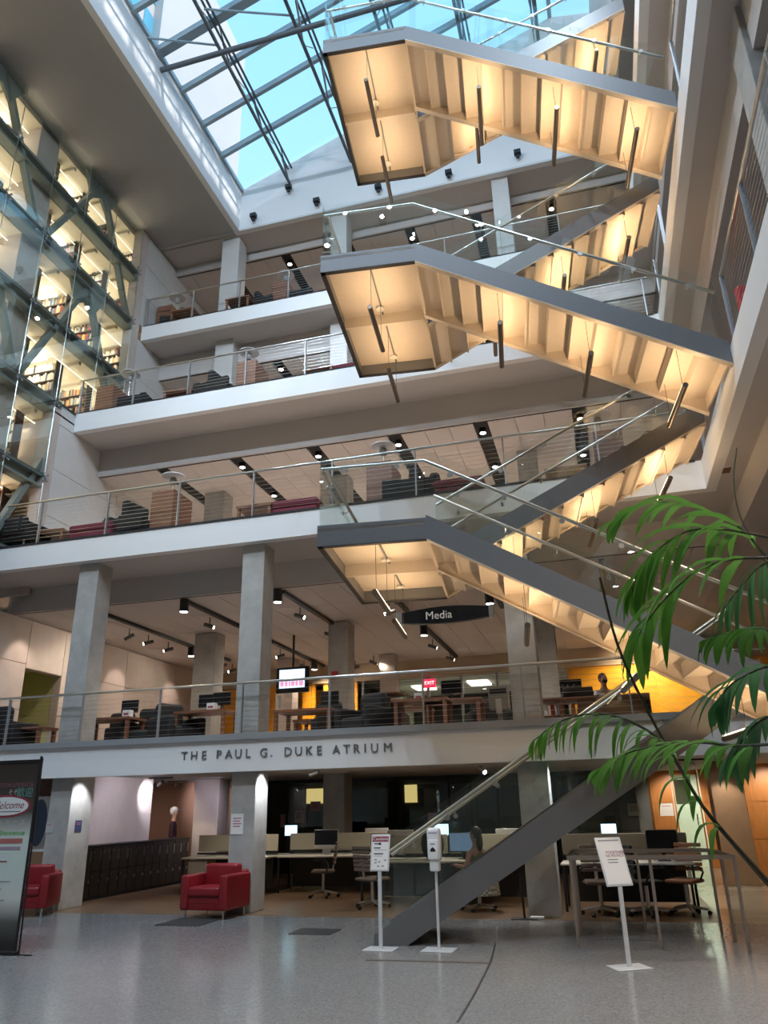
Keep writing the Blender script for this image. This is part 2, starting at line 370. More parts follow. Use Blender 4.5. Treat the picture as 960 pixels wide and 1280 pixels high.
# outer shell so that no sky shows from behind
m = MB(); m.box(-17.1, -17, -9, 30, -.2, 19.9); struct(m.obj('wall_left', CONCW))
m = MB(); m.box(10, 10.1, -9, 30, -.2, 19.6); struct(m.obj('wall_right', PAINT))
m = MB(); m.box(-17, 10, -9.1, -9, -.2, 19.9); struct(m.obj('wall_front', PAINT))
m = MB(); m.box(-17, 10, 30, 30.1, -.2, 19.9); m.box(-17, 10, 29, 30, 19.05, 19.3); struct(m.obj('wall_back', PAINT))
m = MB(); m.box(-17, -13.2, -9, 30, 19.55, 19.75); m.box(-17, 10, 17.95, 30, 19.4, 19.6); struct(m.obj('ceiling', PAINT))
# ---------------------------------------------------------------- columns
def column(name, x0, x1, y0, y1, z0, z1, label, m_=CONC):
    return tag(MB().box(x0, x1, y0, y1, z0, z1).obj(name, m_, bevel=.012), label, 'column', 'square concrete columns')
place = ['leftmost', 'middle', 'right-hand']
GX = [(-10.5, -10.02), (-6.65, -6.17), (-1.46, -.97)]
for (x0, x1), w_ in zip(GX, place):
    column('concrete_column', x0, x1, 13.4, 13.95 if w_ != 'leftmost' else 14.1, 0, 2.42, w_+' bare concrete column standing on the ground floor under the lettered fascia')
    column('concrete_column', x0, x1, 13.4, 13.9, 2.86, 6.7, w_+' bare concrete column behind the mesh railing of the first gallery')
GX2 = [(-10.3, -9.68), (-6.5, -5.97), (-1.35, -.85)]
for (x0, x1), w_ in zip(GX2, place):
    column('concrete_column', x0, x1, 18.15, 18.7, 2.86, 6.1, w_+' column set back in the first gallery behind the front columns')
    column('concrete_column', x0, x1, 18.15, 18.7, 7.2, 10.22, w_+' column deep inside the second gallery')
    column('concrete_column', x0, x1, 18.15, 18.7, 11.55, 15.4, w_+' pale column behind the railing of the third gallery', PIER)
    column('concrete_column', x0, x1, 18.15, 18.7, 15.9, 19.4, w_+' pale column rising to the roof soffit from the top gallery', PIER)
column('concrete_column', -10.42, -9.72, 18.9, 19.5, 0, 2.42, 'squat column with a cone of spotlight beyond the black lockers', CONCW)
column('concrete_column', -6.66, -6.12, 18.3, 18.9, 0, 2.42, 'grey column behind the long computer desk on the ground floor')
column('concrete_column', -6.5, -6.0, 22.9, 23.4, 2.86, 6.1, 'lit column by the glass office of the first gallery', CONCW)
column('concrete_column', -9.75, -9.2, 22.4, 22.9, 2.86, 6.1, 'dim column beside the hanging television', CONCW)
column('concrete_column', 2.66, 3.15, 7.65, 8.2, 7.2, 11.03, 'concrete column behind the cable railing of the right-hand gallery')
column('concrete_column', 2.05, 2.7, 18.4, 19.0, 0, 2.42, 'brown lit column beside the orange doors on the right', mat('brown column cladding', (.27, .17, .10), .5, noise=.1, scale=3))
# ---------------------------------------------------------------- building outside
TW = mat('sunlit tower render', (.50, .47, .46), .8, noise=.04, scale=.2)
tw = empty('tower', (-20, 16, 19)); tag(tw, 'pale high tower seen outside through the skylight', 'building')
MB().box(-5.5, 6, 2.5, 9.65, .6, 19.4).obj('wall', TW, parent=tw)
MB().box(-5.5, 5.6, -14, 3.2, .6, 30).obj('annex_wall', TW, parent=tw)
for j in range(8):
    for i in range(5):
        m = MB(); y = 3.0-i*1.5; z = 2.2+j*2.9
        m.box(5.55, 5.64, y-1.1, y, z, z+2.1); f = m.obj('window', mat('tower window glass', (.10, .36, .50), .25), parent=tw)
# ================================================================ SKYLIGHT
sk = empty('skylight_roof', (WX0, WY1, 20.95)); sk['kind'] = 'structure'
def S(x, y, z): return (x-WX0, y-WY1, z-20.95)
rz = ridge(RX)
ys = [16.35-1.23*i for i in range(14)]
ny = [WY1]+ys
for i_, y in enumerate(ys):                              # rafters rising to the right, every fourth one heavier
    w_ = .24 if i_ % 4 == 3 else .11
    m = MB(); m.bar(S(WX0, y, 20.97), S(RX, y, rz), w_, .2); m.bar(S(RX, y, rz), S(WX1, y, rz-.3), .13, .26); m.obj('rafter', MULL, parent=sk)
for i, x in enumerate((WX0+.02, RX)):
    m = MB(); m.bar(S(x, WY1, ridge(x)+.05), S(x, WY0, ridge(x)+.05), .12, .14); m.obj('purlin', MULL, parent=sk)
for a, b in zip(ny, ys+[WY0]):
    for x0, x1 in ((WX0, -6.05), (-6.05, -2.5), (-2.5, RX)):
        m = MB(); m.add([S(x0, a-.05, ridge(x0)+.17), S(x1, a-.05, ridge(x1)+.17), S(x1, b+.05, ridge(x1)+.17), S(x0, b+.05, ridge(x0)+.17)], [(0,1,2,3)]); m.obj('pane', GLASSK, parent=sk)
    m = MB(); m.add([S(RX, a-.05, rz+.17), S(WX1, a-.05, rz-.13), S(WX1, b+.05, rz-.13), S(RX, b+.05, rz+.17)], [(0,1,2,3)]); m.obj('pane', GLASSK, parent=sk)
# trusses running along the atrium
def truss(xc, label, zt=None):
    z_low = 20.88+.12*(xc+7.86)
    z_up = ridge(xc)-.16
    o = tag(empty('roof_truss', (xc, WY1, z_low)), label, 'truss', 'steel trusses under the skylight')
    L = WY1-WY0
    for dx, z in ((0, 0), (-.06, z_up-z_low), (.06, z_up-z_low+.02)):
        MB().tube([(dx, 0, z), (dx, -L, z)], .05 if dx == 0 else .033, 8).obj('chord', TRUSS, parent=o)
    k = MB(); y = 0
    i = 0
    while y > -L+.5:
        zt = z_up-z_low
        k.tube([(0, y, 0), (-.09, y-.45, zt)], .018, 5); k.tube([(0, y, 0), (.09, y-1.1, zt)], .018, 5); k.tube([(-.12, y-1.1, zt), (.0, y-2.1, 0)], .014, 5)
        y -= 2.1
    k.obj('web_rods', TRUSS, parent=o)
    return o
truss(-7.86, 'thin steel truss nearest the stacks, crossing the skylight')
truss(-5.72, 'thin steel truss just left of the top landing')
truss(-3.65, 'thin steel truss over the left end of the top landing')
truss(-1.58, 'thin steel truss above the near stair flight of the top landing')
truss(.5, 'thin steel truss nearest the right-hand gallery')
# dark cross tube tying the trusses, and thin bracing rods
a = atZ(208, 94, 20.6); b_ = (2.2, a.y+.1, 20.6+ .0)
o = tag(MB().tube([(WX0, 12.9, 20.62), (WX1-.05, 12.9, 20.62)], .075, 10).obj('tie_tube', TRUSS), 'dark cross tube spanning the skylight between trusses', 'tube')
o = tag(empty('bracing_rods', (WX0, 12.9, 20.62)), 'thin diagonal bracing rods between cross tube and skylight edge', 'bracing')
for a_, b_ in (((0, -.75, .3), (1.75, .0, .3)), ((1.75, -.9, .5), (3.9, 0, .6)), ((3.9, -.9, .6), (6, 0, .8)), ((6, 0, .8), (8.2, -1.0, .9)), ((8.2, -1, 1), (11.5, .5, 1))): MB().tube([a_, b_], .03, 6).obj('rod', MULL, parent=o)
# well spotlights
for i, (x, y) in enumerate(((317, 272), (361, 236), (396, 253), (473, 236), (561, 218), (647, 193))):
    p = atY(x, y, WY1-.12); o = tag(empty('spotlight', (p.x, p.y, p.z)),
        ['small black spotlight low in the corner of the well wall', 'round wall fixture under the truss end', 'small black spotlight on the white wall between corner and landing', 'black spotlight just below the top landing', 'black spotlight on the white well wall right of the top landing', 'rightmost black spotlight on the white well wall'][i], 'spotlight', 'spotlights on the well wall')
    MB().box(-.10, .10, -.10, .04, -.02, .12).obj('housing', BLACK, parent=o)
    m = MB(); m.tube([(0, .1, -.02), (0, 0, -.06)], .02, 6); m.box(-.05, .05, -.06, .02, -.14, -.04); m.obj('bracket', BLACK, parent=o)

# ================================================================ STAIRS
TH = math.atan(.11); CU, SU = math.cos(TH), math.sin(TH)
SM = Matrix.Translation((2.2, 9.5, 0)) @ Matrix.Rotation(TH, 4, 'Z')       # stair frame: s along the flights, v across
def seg_path(pts, v):                                                      # list of (s,z) -> points at v
    return [(s, v, z) for s, z in pts]
def rail_run(parent, pts, v, inward, dz_glass=1.0, dz_rail=.86, first=True):
    """glass panels and handrail over the line pts (s,z of the stringer top)"""
    tot = []
    for (s0, z0), (s1, z1) in zip(pts, pts[1:]):
        L = abs(s1-s0); n = max(1, round(L/1.35))
        for i in range(n):
            f0, f1 = i/n, (i+1)/n; g = .008/L
            a = (s0+(s1-s0)*(f0+g), z0+(z1-z0)*(f0+g)); b = (s0+(s1-s0)*(f1-g), z0+(z1-z0)*(f1-g))
            m = MB(); m.M = SM; m.prism([(a[0], a[1]-.02), (b[0], b[1]-.02), (b[0], b[1]+dz_glass), (a[0], a[1]+dz_glass)], 'y', v-.007, v+.007)
            m.obj('glass_panel', GLASSR, parent=parent)
            for f in (.25, .75):
                ps = a[0]+(b[0]-a[0])*f; pz = a[1]+(b[1]-a[1])*f+dz_rail
                k = MB(); k.M = SM; k.disc((ps, v-.014*inward, pz-.09), (0, 1, 0), .035, .02, 12); k.tube([(ps, v, pz-.09), (ps, v+.07*inward, pz-.09), (ps, v+.07*inward, pz)], .009, 6)
                k.obj('bracket', STEEL, parent=parent)
    m = MB(); m.M = SM; m.tube([(s, v+.07*inward, z+dz_rail) for s, z in pts], .024, 10); m.obj('handrail', STEEL, parent=parent)
def flight(name, label, s0, z0, s1, z1, v0, v1, n, kink=True, glass_ends=None, dtop=.33, drop=0):
    """s0,z0 = underside at the left end, s1,z1 = underside at the right end"""
    o = tag(empty(name), label, 'stairs', 'stair flights')
    sl = (z1-z0)/(s1-s0)
    def poly(lo, hi): return [(s0, z0+lo), (s1, z1+lo), (s1, z1+hi), (s0, z0+hi)]
    for v, lab in ((v0, 'near'), (v1-.05, 'far')):
        m = MB(); m.M = SM; m.prism(poly(0, dtop), 'y', v, v+.05); m.obj('stringer', STAIR, parent=o)
        m = MB(); m.M = SM; vi = v+.05 if lab == 'near' else v-.006; m.prism(poly(.004, dtop-.03), 'y', vi, vi+.006); m.obj('liner', SHELL, parent=o)
    m = MB(); m.M = SM                                   # bottom lips of the stringers
    m.prism(poly(-.012, .0), 'y', v0, v0+.09); m.prism(poly(-.012, .0), 'y', v1-.09, v1); m.obj('stringer_lip', SHELL, parent=o)
    rise = (z1-z0)/n; run = (s1-s0)/n
    tm = MB(); tm.M = SM
    for i in range(n):
        if rise < 0: za = z0+.30+rise*(i+.5); sa = s0+run*i
        else: za = z0+.30+rise*(i-.5); sa = s0+run*i
        m = MB(); m.M = SM; m.box(sa, sa+run, v0+.05, v1-.05, za-.11, za-.085); m.obj('tread', SHELL, parent=o)
        if i < n:
            m = MB(); m.M = SM; zb = za+rise
            edge = sa+run
            m.box(edge-.015, edge+.01, v0+.05, v1-.05, min(za, zb)-.13, max(za, zb)-.11); m.obj('riser', SHELL, parent=o)
    return o
def landing(label, s0, s1, zb, zt, v0, v1):
    o = tag(empty('stair_landing'), label, 'landing', 'stair landings')
    m = MB(); m.M = SM; m.box(s0, s1, v0, v1, zt-.09, zt-.04); m.obj('deck', SHELL, parent=o)
    for a in ((s0, s1, v0, v0+.05), (s0, s1, v1-.05, v1), (s0, s0+.05, v0+.05, v1-.05)):
        m = MB(); m.M = SM; m.box(*a, zb, zt); m.obj('edge_plate', STAIR, parent=o)
    m = MB(); m.M = SM; vm = (v0+v1)/2; m.box(s0+.05, s1, vm-.03, vm+.03, zb+.02, zt-.09); m.box(s1-.02, s1+.02, v0+.05, v1-.05, zb+.02, zt-.09); m.obj('cross_beam', SHELL, parent=o)
    m = MB(); m.M = SM
    for va in (v0+.05, vm+.03): m.box((s0+s1)/2-.012, (s0+s1)/2+.012, va, va+1.45, zt-.12, zt-.09)
    m.obj('stiffener', STAIR, parent=o)
    for va in (vm-.22, v1-.28):
        m = MB(); m.M = SM; m.lathe([(.07, 0), (.07, .03), (.055, .035)], ((s0+s1)/2-.02, va, zt-.13), 16); m.obj('junction_box', CREAM, parent=o)
    m = MB(); m.M = SM; m.box(s0, s1, v0, v0+.07, zb-.012, zb); m.box(s0, s1, v1-.07, v1, zb-.012, zb); m.box(s0, s0+.07, v0, v1, zb-.012, zb); m.obj('bottom_lip', BLACKM, parent=o)
    # rail round the free sides
    rail_run(o, [(s0+.03, zt), (s1, zt)], v0+.025, 1)
    n = 3
    for i in range(n):
        a = v0+.03+(v1-v0-.06)*i/n; b = v0+.03+(v1-v0-.06)*(i+1)/n
        m = MB(); m.M = SM; m.box(s0+.018, s0+.032, a+.01, b-.01, zt-.02, zt+1.0); m.obj('glass_panel', GLASSR, parent=o)
        k = MB(); k.M = SM; pv = (a+b)/2; k.disc((s0+.012, pv, zt+.77), (1, 0, 0), .035, .02, 12); k.tube([(s0+.02, pv, zt+.77), (s0+.09, pv, zt+.77), (s0+.09, pv, zt+.86)], .009, 6); k.obj('bracket', STEEL, parent=o)
    m = MB(); m.M = SM; m.tube([(s0+.09, v0+.09, zt+.86), (s0+.09, v1-.09, zt+.86)], .024, 10); m.obj('handrail', STEEL, parent=o)
    rail_run(o, [(s0+.03, zt), (s1, zt)], v1-.025, -1)
    return o
KN = -4.13; SL = -5.58
LAN = [(4.86, 5.15), (9.27, 9.58), (13.97, 14.29)]
ENDS = [2.52, 6.97, 11.5]
names = ['lowest', 'middle', 'top']
for i, (zb, zt) in enumerate(LAN):
    landing(names[i]+' steel stair landing with lit underside and glass guard', SL, KN, zb, zt, 0, 3.1)
    f = flight('stair_flight', 'near stair flight coming down to the right from the '+names[i]+' landing', KN, zb, 0, ENDS[i], 0, 1.45, 13)
    pts = [(KN, zt), (-.02, ENDS[i]+.33)]
    rail_run(f, pts, .025, 1); rail_run(f, pts, 1.425, -1)
    top = ENDS[i+1] if i < 2 else 16.0
    f = flight('stair_flight', 'rear stair flight climbing to the right from the '+names[i]+' landing', KN, zb, 0, top, 1.65, 3.1, 13)
    pts = [(KN, zt), (-.02, top+.33)]
    rail_run(f, pts, 1.675, 1); rail_run(f, pts, 3.075, -1)
# ground flight
def gpoly(): return [(-4.77, 0), (0.1, 2.93), (0.1, 3.40), (-5.19, .12), (-5.19, 0)]
gf = tag(empty('stair_flight'), 'lowest straight stair flight rising from the terrazzo floor with grey stringer and long handrail', 'stairs', 'stair flights')
for v in (1.65, 3.05):
    m = MB(); m.M = SM; m.prism(gpoly(), 'y', v, v+.05); m.obj('stringer', STAIR, parent=gf)
N = 17
for i in range(N):
    s = -4.9+5.0*i/N; z = 2.93*(i+1)/N+.02
    m = MB(); m.M = SM; m.box(s, s+5.0/N+.02, 1.7, 3.05, z-.04, z); m.obj('tread', SHELL, parent=gf)
    m = MB(); m.M = SM; m.box(s, s+.02, 1.7, 3.05, z-2.93/N, z-.04); m.obj('riser', SHELL, parent=gf)
m = MB(); m.M = SM; m.prism([(-4.7, .05), (.1, 2.93), (.1, 2.96), (-4.75, .05)], 'y', 1.7, 3.05); m.obj('soffit_sheet', SHELL, parent=gf)
rail_run(gf, [(-5.15, .12), (.05, 3.38)], 1.675, 1, 1.0, .86); rail_run(gf, [(-5.15, .12), (.05, 3.38)], 3.075, -1, 1.0, .86)
# ---------------------------------------------------------------- linear pendants under the stairs
def pendant(s, v0, L, z, ztop, label, power=8.5, vert=False):
    o = tag(empty('linear_pendant'), label, 'lamp', 'tube pendants under the stairs'); o.matrix_world = SM @ Matrix.Translation((s, v0, z))
    MB().tube([(0, 0, 0), (0, L, 0)], .038, 12).obj('tube', mat('bronze lamp tube', (.22, .17, .13), .3, .7), parent=o)
    MB().box(-.022, .022, .05, L-.05, .030, .042).obj('diffuser', emis('lit warm strip', (1, .78, .50), 8), parent=o)
    for f in (.12, .88): MB().tube([(0, L*f, .03), (0, L*f, ztop-z)], .004, 4).obj('wire', BLACK, parent=o)
    l = lamp('lamp_light', 'AREA', (0, L/2, .06), power, WARM, parent=o, shape='RECTANGLE', size=.05, size_y=L-.1)
    l.rotation_euler = (math.pi, 0, 0)
    return o
nth = ['first', 'second', 'third', 'fourth', 'fifth']
for i, (zb, zt) in enumerate(LAN):
    w_ = names[i]+' landing'
    pendant(-4.85, .15, 1.2, zb-.62, zt-.1, 'tube pendant hanging under the near half of the '+w_)
    pendant(-4.85, 1.85, 1.2, zb-.62, zt-.1, 'tube pendant hanging under the far half of the '+w_)
    sl = (ENDS[i]-zb)/(0-KN)
    for j, s in enumerate((-2.95, -1.75, -.6) if i else (-2.95, -1.75, -.6)):
        z = zb+sl*(s-KN)
        pendant(s, .15, 1.2, z-.5, z+.12, nth[j]+' tube pendant from the left under the near flight below the '+w_)
    top = ENDS[i+1] if i < 2 else 16.0; sl = (top-zb)/(0-KN)
    for j, s in enumerate((-3.0, -1.75, -.6)):
        z = zb+sl*(s-KN)
        pendant(s, 1.8, 1.2, z-.5, z+.12, nth[j]+' tube pendant from the left under the rear flight above the '+w_)
# ================================================================ GALLERY RAILINGS
def railing(name, label, P0, P1, z, posts, h=.97, base=False, ncab=10):
    """cable railing from P0 to P1 (x,y); posts are distances from P0"""
    P0 = Vector((*P0, z)); P1 = Vector((*P1, z)); d = (P1-P0); L = d.length; d.normalize(); nrm = Vector((d.y, -d.x, 0))
    o = tag(empty(name, P0, math.atan2(d.y, d.x)), label, 'railing', 'gallery railings')
    MB().tube([(0, 0, h), (L, 0, h)], .024, 10).obj('handrail', STEEL, parent=o)
    me = MB().box(-.012, .012, -.03, .03, -.03, h-.03).mesh('post', GREYM if base else mat('satin post', (.36, .37, .38), .4, .6))
    for p in posts: q = link(bpy.data.objects.new('post', me), o); q.location = (p, 0, 0)
    m = MB()
    for i in range(ncab): m.tube([(0, 0, .1+i*(h-.16)/(ncab-1)), (L, 0, .1+i*(h-.16)/(ncab-1))], .003, 4, cap=False)
    stuff(m.obj('cables', STEEL, parent=o))
    if base: MB().box(0, L, -.035, .005, -.05, .06).obj('base_channel', GREYM, parent=o)
    else: MB().box(0, L, -.02, .03, -.05, -.01).obj('base_channel', BLACKM, parent=o)
    return o
railing('gallery_railing', 'long cable railing with grey base channel above the lettered fascia', (-13.2, 13.17), (2.6, 13.17), 2.9, [-11.56+13.2+1.72*i-1.72*(i == 99) for i in range(9)]+[.0], base=True)
railing('gallery_railing', 'cable railing along the second gallery at the height of the lowest landing', (XL, 13.2), (2.1, 13.2), 7.25, [.96+1.72*i for i in range(8)]+[14.5])
railing('gallery_railing', 'cable railing along the third gallery', (XL, 15.02), (2.1, 15.02), 11.58, [.08+1.6*i for i in range(10)])
railing('gallery_railing', 'cable railing along the top gallery under the skylight', (XL+.05, 17.42), (2.1, 17.42), 15.92, [.08+1.6*i for i in range(10)])
railing('gallery_railing', 'cable railing of the right-hand gallery reached by the middle landing', (XR+.03, 9.3), (XR+.03, -2), 7.25, [0, 1.7, 3.4, 5.1, 6.8])
railing('gallery_railing', 'cable railing of the upper right-hand gallery reached by the top landing', (XR+.03, 9.2), (XR+.03, -2), 11.58, [0, 1.7, 3.4, 5.1, 6.8])
railing('gallery_railing', 'short cable railing beyond the stairs on the right-hand gallery', (XR+.03, 12.8), (XR+.03, 13.1), 7.25, [0])
railing('gallery_railing', 'upper cable railing beyond the stairs on the right-hand gallery', (XR+.03, 12.8), (XR+.03, 14.9), 11.58, [0, 1.6])
# letters
LT = tag(empty('fascia_lettering', (-5.6, 13.19, 2.6)), 'spaced grey metal capital letters on the white fascia', 'lettering')
for ch, x in zip('THEPAULG.DUKEATRIUM', (-7.53, -7.33, -7.13, -6.83, -6.63, -6.44, -6.25, -5.94, -5.79, -5.47, -5.27, -5.07, -4.88, -4.56, -4.37, -4.19, -4.03, -3.86, -3.62)):
    o = text('letter', ch, .215, mat('pewter letters', (.17, .17, .165), .5, .3), LT, .012, 'CENTER'); o.location = (x+5.6, 0, 0 if ch != '.' else 0); o.rotation_euler = (math.pi/2, 0, 0)
# ================================================================ CEILING LIGHTS
def can(x, y, z, label, h=.35, r=.085, power=28, spot=True, color=SOFTW):
    o = tag(empty('can_light', (x, y, z)), label, 'ceiling light', 'downlights of the galleries')
    MB().tube([(0, 0, 0), (0, 0, -h)], r, 14).obj('housing', BLACK, parent=o)
    MB().disc((0, 0, -h-.002), (0, 0, 1), r*.82, .006, 14).obj('lens', LAMPW, parent=o)
    if spot: lamp('can_glow', 'SPOT', (0, 0, -h-.02), power, color, parent=o, aim=(0, 0, -1), spot_size=2.3, spot_blend=.8, shadow_soft_size=.07)
    return o
def head(x, y, z, az, tilt, label, lit=True, power=22, color=SOFTW):
    o = tag(empty('track_spotlight', (x, y, z)), label, 'ceiling light', 'track spotlights')
    d = Vector((math.cos(az)*math.cos(tilt), math.sin(az)*math.cos(tilt), -math.sin(tilt))); c = Vector((0, 0, -.22))
    MB().tube([(0, 0, 0), (0, 0, -.2)], .012, 6).obj('stem', BLACK, parent=o)
    MB().tube([c-d*.14, c+d*.12], .048, 12).obj('barrel', mat('grey lamp barrel', (.16, .15, .14), .35, .5), parent=o)
    if lit:
        MB().disc(c+d*.122, d, .04, .004, 12).obj('lens', LAMPW, parent=o)
        lamp('spot_glow', 'SPOT', c+d*.14, power, color, parent=o, aim=d, spot_size=1.3, spot_blend=.7, shadow_soft_size=.04)
    return o
pos = ['leftmost', 'second', 'third', 'fourth', 'fifth', 'sixth', 'seventh']
lev = {3: 'first gallery', 4: 'second gallery', 5: 'third gallery', 6: 'top gallery'}
for n in (4, 5, 6):
    by, bz = BULK[n]
    for i, tx in enumerate(TRX[1:-1]):
        for j, dy in enumerate((.5, 2.6) if n == 4 else (.45,)):
            can(tx, by+dy, bz+.1, '%s black downlight from the left in the %s ceiling slots, %s row' % (pos[i], lev[n], ('front', 'rear')[j]), .16, .085, 140 if n == 4 else 75)
        lamp('slot_glow', 'SPOT', (tx, by+4.2, bz-.02), 130 if n == 4 else 60, SOFTW, aim=(0, 0, -1), spot_size=2.6, spot_blend=.9, shadow_soft_size=.05)
# level two: black surface tracks with cans and spotlights
L2T = [(-11.15, 15.2, 21.9), (-8.75, 14.9, 24), (-6.4, 14.9, 19), (-4.25, 15.4, 24), (-2.0, 15.0, 18.0), (.35, 14.9, 20)]
for i, (x, y0, y1) in enumerate(L2T):
    MB_ = MB().box(x-.05, x+.05, y0, y1, 6.04, 6.115).obj('lighting_track', BLACK); tag(MB_, pos[i]+' black lighting track on the ceiling of the first gallery', 'lighting track', 'lighting tracks')
H2 = [(161, 796, 0), (185, 803, 0), (210, 812, 0), (262, 782, 1), (375, 770, 2), (412, 793, 2), (278, 832, 1), (290, 838, 1), (350, 820, 1), (380, 833, 1), (444, 834, 2), (467, 828, 2), (541, 808, 3), (563, 823, 3), (487, 765, 4), (685, 775, 4)]
azs = [3.0, 3.9, 3.9, .1, -.1, .1, 3.9, 3.9, 3.9, .6, 3.9, .7, .2, .2, 3.5, .3]
for i, (x, y, ti) in enumerate(H2):
    p = atX(x, y, L2T[ti][0]) if ti < 3 else atZ(x, y, 5.85)
    if ti < 3: 
        pp_ = atZ(x, y, 5.85); p = pp_
    head(p.x, p.y, 6.06, azs[i], .35, 'spotlight on a black track of the first gallery ceiling, %s from the left' % (['first','second','third','fourth','fifth','sixth','seventh','eighth','ninth','tenth','eleventh','twelfth','thirteenth','fourteenth','fifteenth','sixteenth'][i]), True, 40)
for i, (x, y) in enumerate(((230, 762), (239, 818), (347, 750), (334, 808), (393, 835), (475, 848), (530, 792), (612, 752))):
    p = atZ(x, y, 5.85)
    can(p.x, p.y, 6.08, 'black can downlight of the first gallery ceiling, %s from the left' % (['first','second','third','fourth','fifth','sixth','seventh','eighth'][i]), .28, .1, 85)
for x, y in ((-12.2, 16), (-9.5, 16.5), (-7.5, 20), (-4.5, 16.5), (-1.5, 16), (1.6, 17), (-10.5, 21.5), (-4.5, 22), (-.2, 22.3), (3.5, 21)):
    lamp('ceiling_glow', 'SPOT', (x, y, 6.0), 65, SOFTW, aim=(0, 0, -1), spot_size=2.7, spot_blend=1, shadow_soft_size=.05)
# wall washing on the left side wall of the first gallery
for y, x in ((15.0, -12.3), (18.9, -12.2), (21.8, -12.2)): lamp('wall_washer', 'SPOT', (x, y, 5.9), 38, (1, .80, .68), aim=(-1, .12, -1.1), spot_size=1.0, spot_blend=.6, shadow_soft_size=.06)
lamp('yellow_wall_light', 'SPOT', (1.5, 23.0, 5.8), 260, (1, .85, .6), aim=(0, 1, -.8), spot_size=2.2, spot_blend=.8, shadow_soft_size=.05)
lamp('yellow_wall_light', 'SPOT', (-8.6, 23.4, 5.9), 170, (1, .85, .6), aim=(0, .6, -1), spot_size=1.8, spot_blend=.8, shadow_soft_size=.05)
# office ceiling panels behind the glass
for i, (x, y) in enumerate(((-3.9, 26.2), (-2.1, 27.0), (-5.9, 26.5))):
    o = tag(MB().box(x-.35, x+.35, y-.5, y+.5, 5.50, 5.56).obj('ceiling_panel_light', emis('lit panel', (1, .95, .82), 5)), 'bright square ceiling panel light in the glazed office, '+['middle', 'right-hand', 'left-hand'][i], 'ceiling light', 'office panel lights')
lamp('office_glow', 'AREA', (-4, 26.7, 5.45), 170, (1, .94, .8), shape='RECTANGLE', size=5, size_y=2)
# ground floor spots
G = [(105, 984, 'silver spotlight under the fascia by the leftmost column', -10.0, 13.9), (200, 985, 'silver spotlight left of the pair aimed at the lockers', None, None), (222, 983, 'bright spotlight aimed at the back column past the lockers', None, None), (393, 966, 'dim track spotlight beside the middle column', None, None), (603, 962, 'bright spotlight on the short black track behind the stair rail', None, None), (865, 968, 'spotlight by the orange doors', None, None)]
for i, (x, y, lb, gx, gy) in enumerate(G):
    p = atZ(x, y, 2.28)
    if p.y > 20: p = atY(x, y, 17)
    o = tag(empty('track_spotlight', (p.x, p.y, GC)), lb, 'ceiling light', 'ground floor spotlights')
    d = Vector(((-.8, .3, -.35), (-.9, .5, -.4), (.2, 1, -.3), (-1, .3, -.3), (.5, -.6, -.5), (-.6, .6, -.4))[i]).normalized(); c = Vector((0, 0, -.14))
    MB().box(-.3, .3, -.03, .03, -.03, 0).obj('track', BLACK, parent=o)
    MB().tube([c-d*.1, c+d*.1], .045, 12).obj('barrel', STEEL, parent=o)
    MB().disc(c+d*.102, d, .038, .004, 12).obj('lens', LAMPC if i in (1, 2, 4) else LAMPW, parent=o)
    lamp('spot_glow', 'SPOT', c+d*.13, 45, (.85, .85, 1) if i in (0, 1, 2, 4) else SOFTW, parent=o, aim=d, spot_size=1.5, spot_blend=.7, shadow_soft_size=.04)
lamp('wall_washer', 'SPOT', (-9.3, 15.6, 2.3), 60, (.82, .80, 1), aim=(-1, .35, -.6), spot_size=1.9, spot_blend=.8, shadow_soft_size=.06)
lamp('wall_washer', 'SPOT', (-9.0, 18.0, 2.3), 40, (.82, .78, 1), aim=(-1, .3, -.6), spot_size=1.9, spot_blend=.8, shadow_soft_size=.06)
lamp('column_light', 'SPOT', (-9.6, 13.6, 2.38), 45, (.9, .93, 1), aim=(-.6, .05, -1), spot_size=1.3, spot_blend=.6, shadow_soft_size=.04)
lamp('column_light', 'SPOT', (-5.85, 13.62, 2.38), 60, (.9, .93, 1), aim=(-.6, .05, -1), spot_size=1.3, spot_blend=.6, shadow_soft_size=.04)
lamp('column_light', 'SPOT', (-.62, 13.62, 2.36), 60, (.95, .97, 1), aim=(-.6, .05, -1), spot_size=1.3, spot_blend=.6, shadow_soft_size=.04)
lamp('column_light', 'SPOT', (-10.1, 17.7, 2.3), 24, (1, .85, .65), aim=(0, .5, -1), spot_size=1.0, spot_blend=.3, shadow_soft_size=.03)
for x, y in ((-7.2, 15.8), (-4.3, 16.8), (-2.4, 15.0), (.2, 15.3)): lamp('desk_light', 'SPOT', (x, y, 2.36), 60, (1, .88, .72), aim=(0, 0, -1), spot_size=2.5, spot_blend=.9, shadow_soft_size=.05)
for x, y in ((3, 21.5), (2.0, 16.5), (5, 18)): lamp('desk_light', 'SPOT', (x, y, 2.36), 50, (1, .88, .70), aim=(0, .3, -1), spot_size=2.6, spot_blend=.9, shadow_soft_size=.05)
lamp('column_light', 'SPOT', (2.3, 17.9, 2.36), 40, SOFTW, aim=(0, .4, -1), spot_size=1.2, spot_blend=.5, shadow_soft_size=.04)  # added lamp without a fitting, brightens the brown column
lamp('panel_fill', 'SPOT', (1.7, 22.4, 2.36), 60, SOFTW, aim=(0, .8, -1), spot_size=1.8, spot_blend=.7, shadow_soft_size=.04)  # this lamp and the next are added to brighten the orange wood
lamp('panel_fill', 'SPOT', (3.6, 19.6, 2.36), 60, SOFTW, aim=(0, .8, -1), spot_size=1.8, spot_blend=.7, shadow_soft_size=.04)
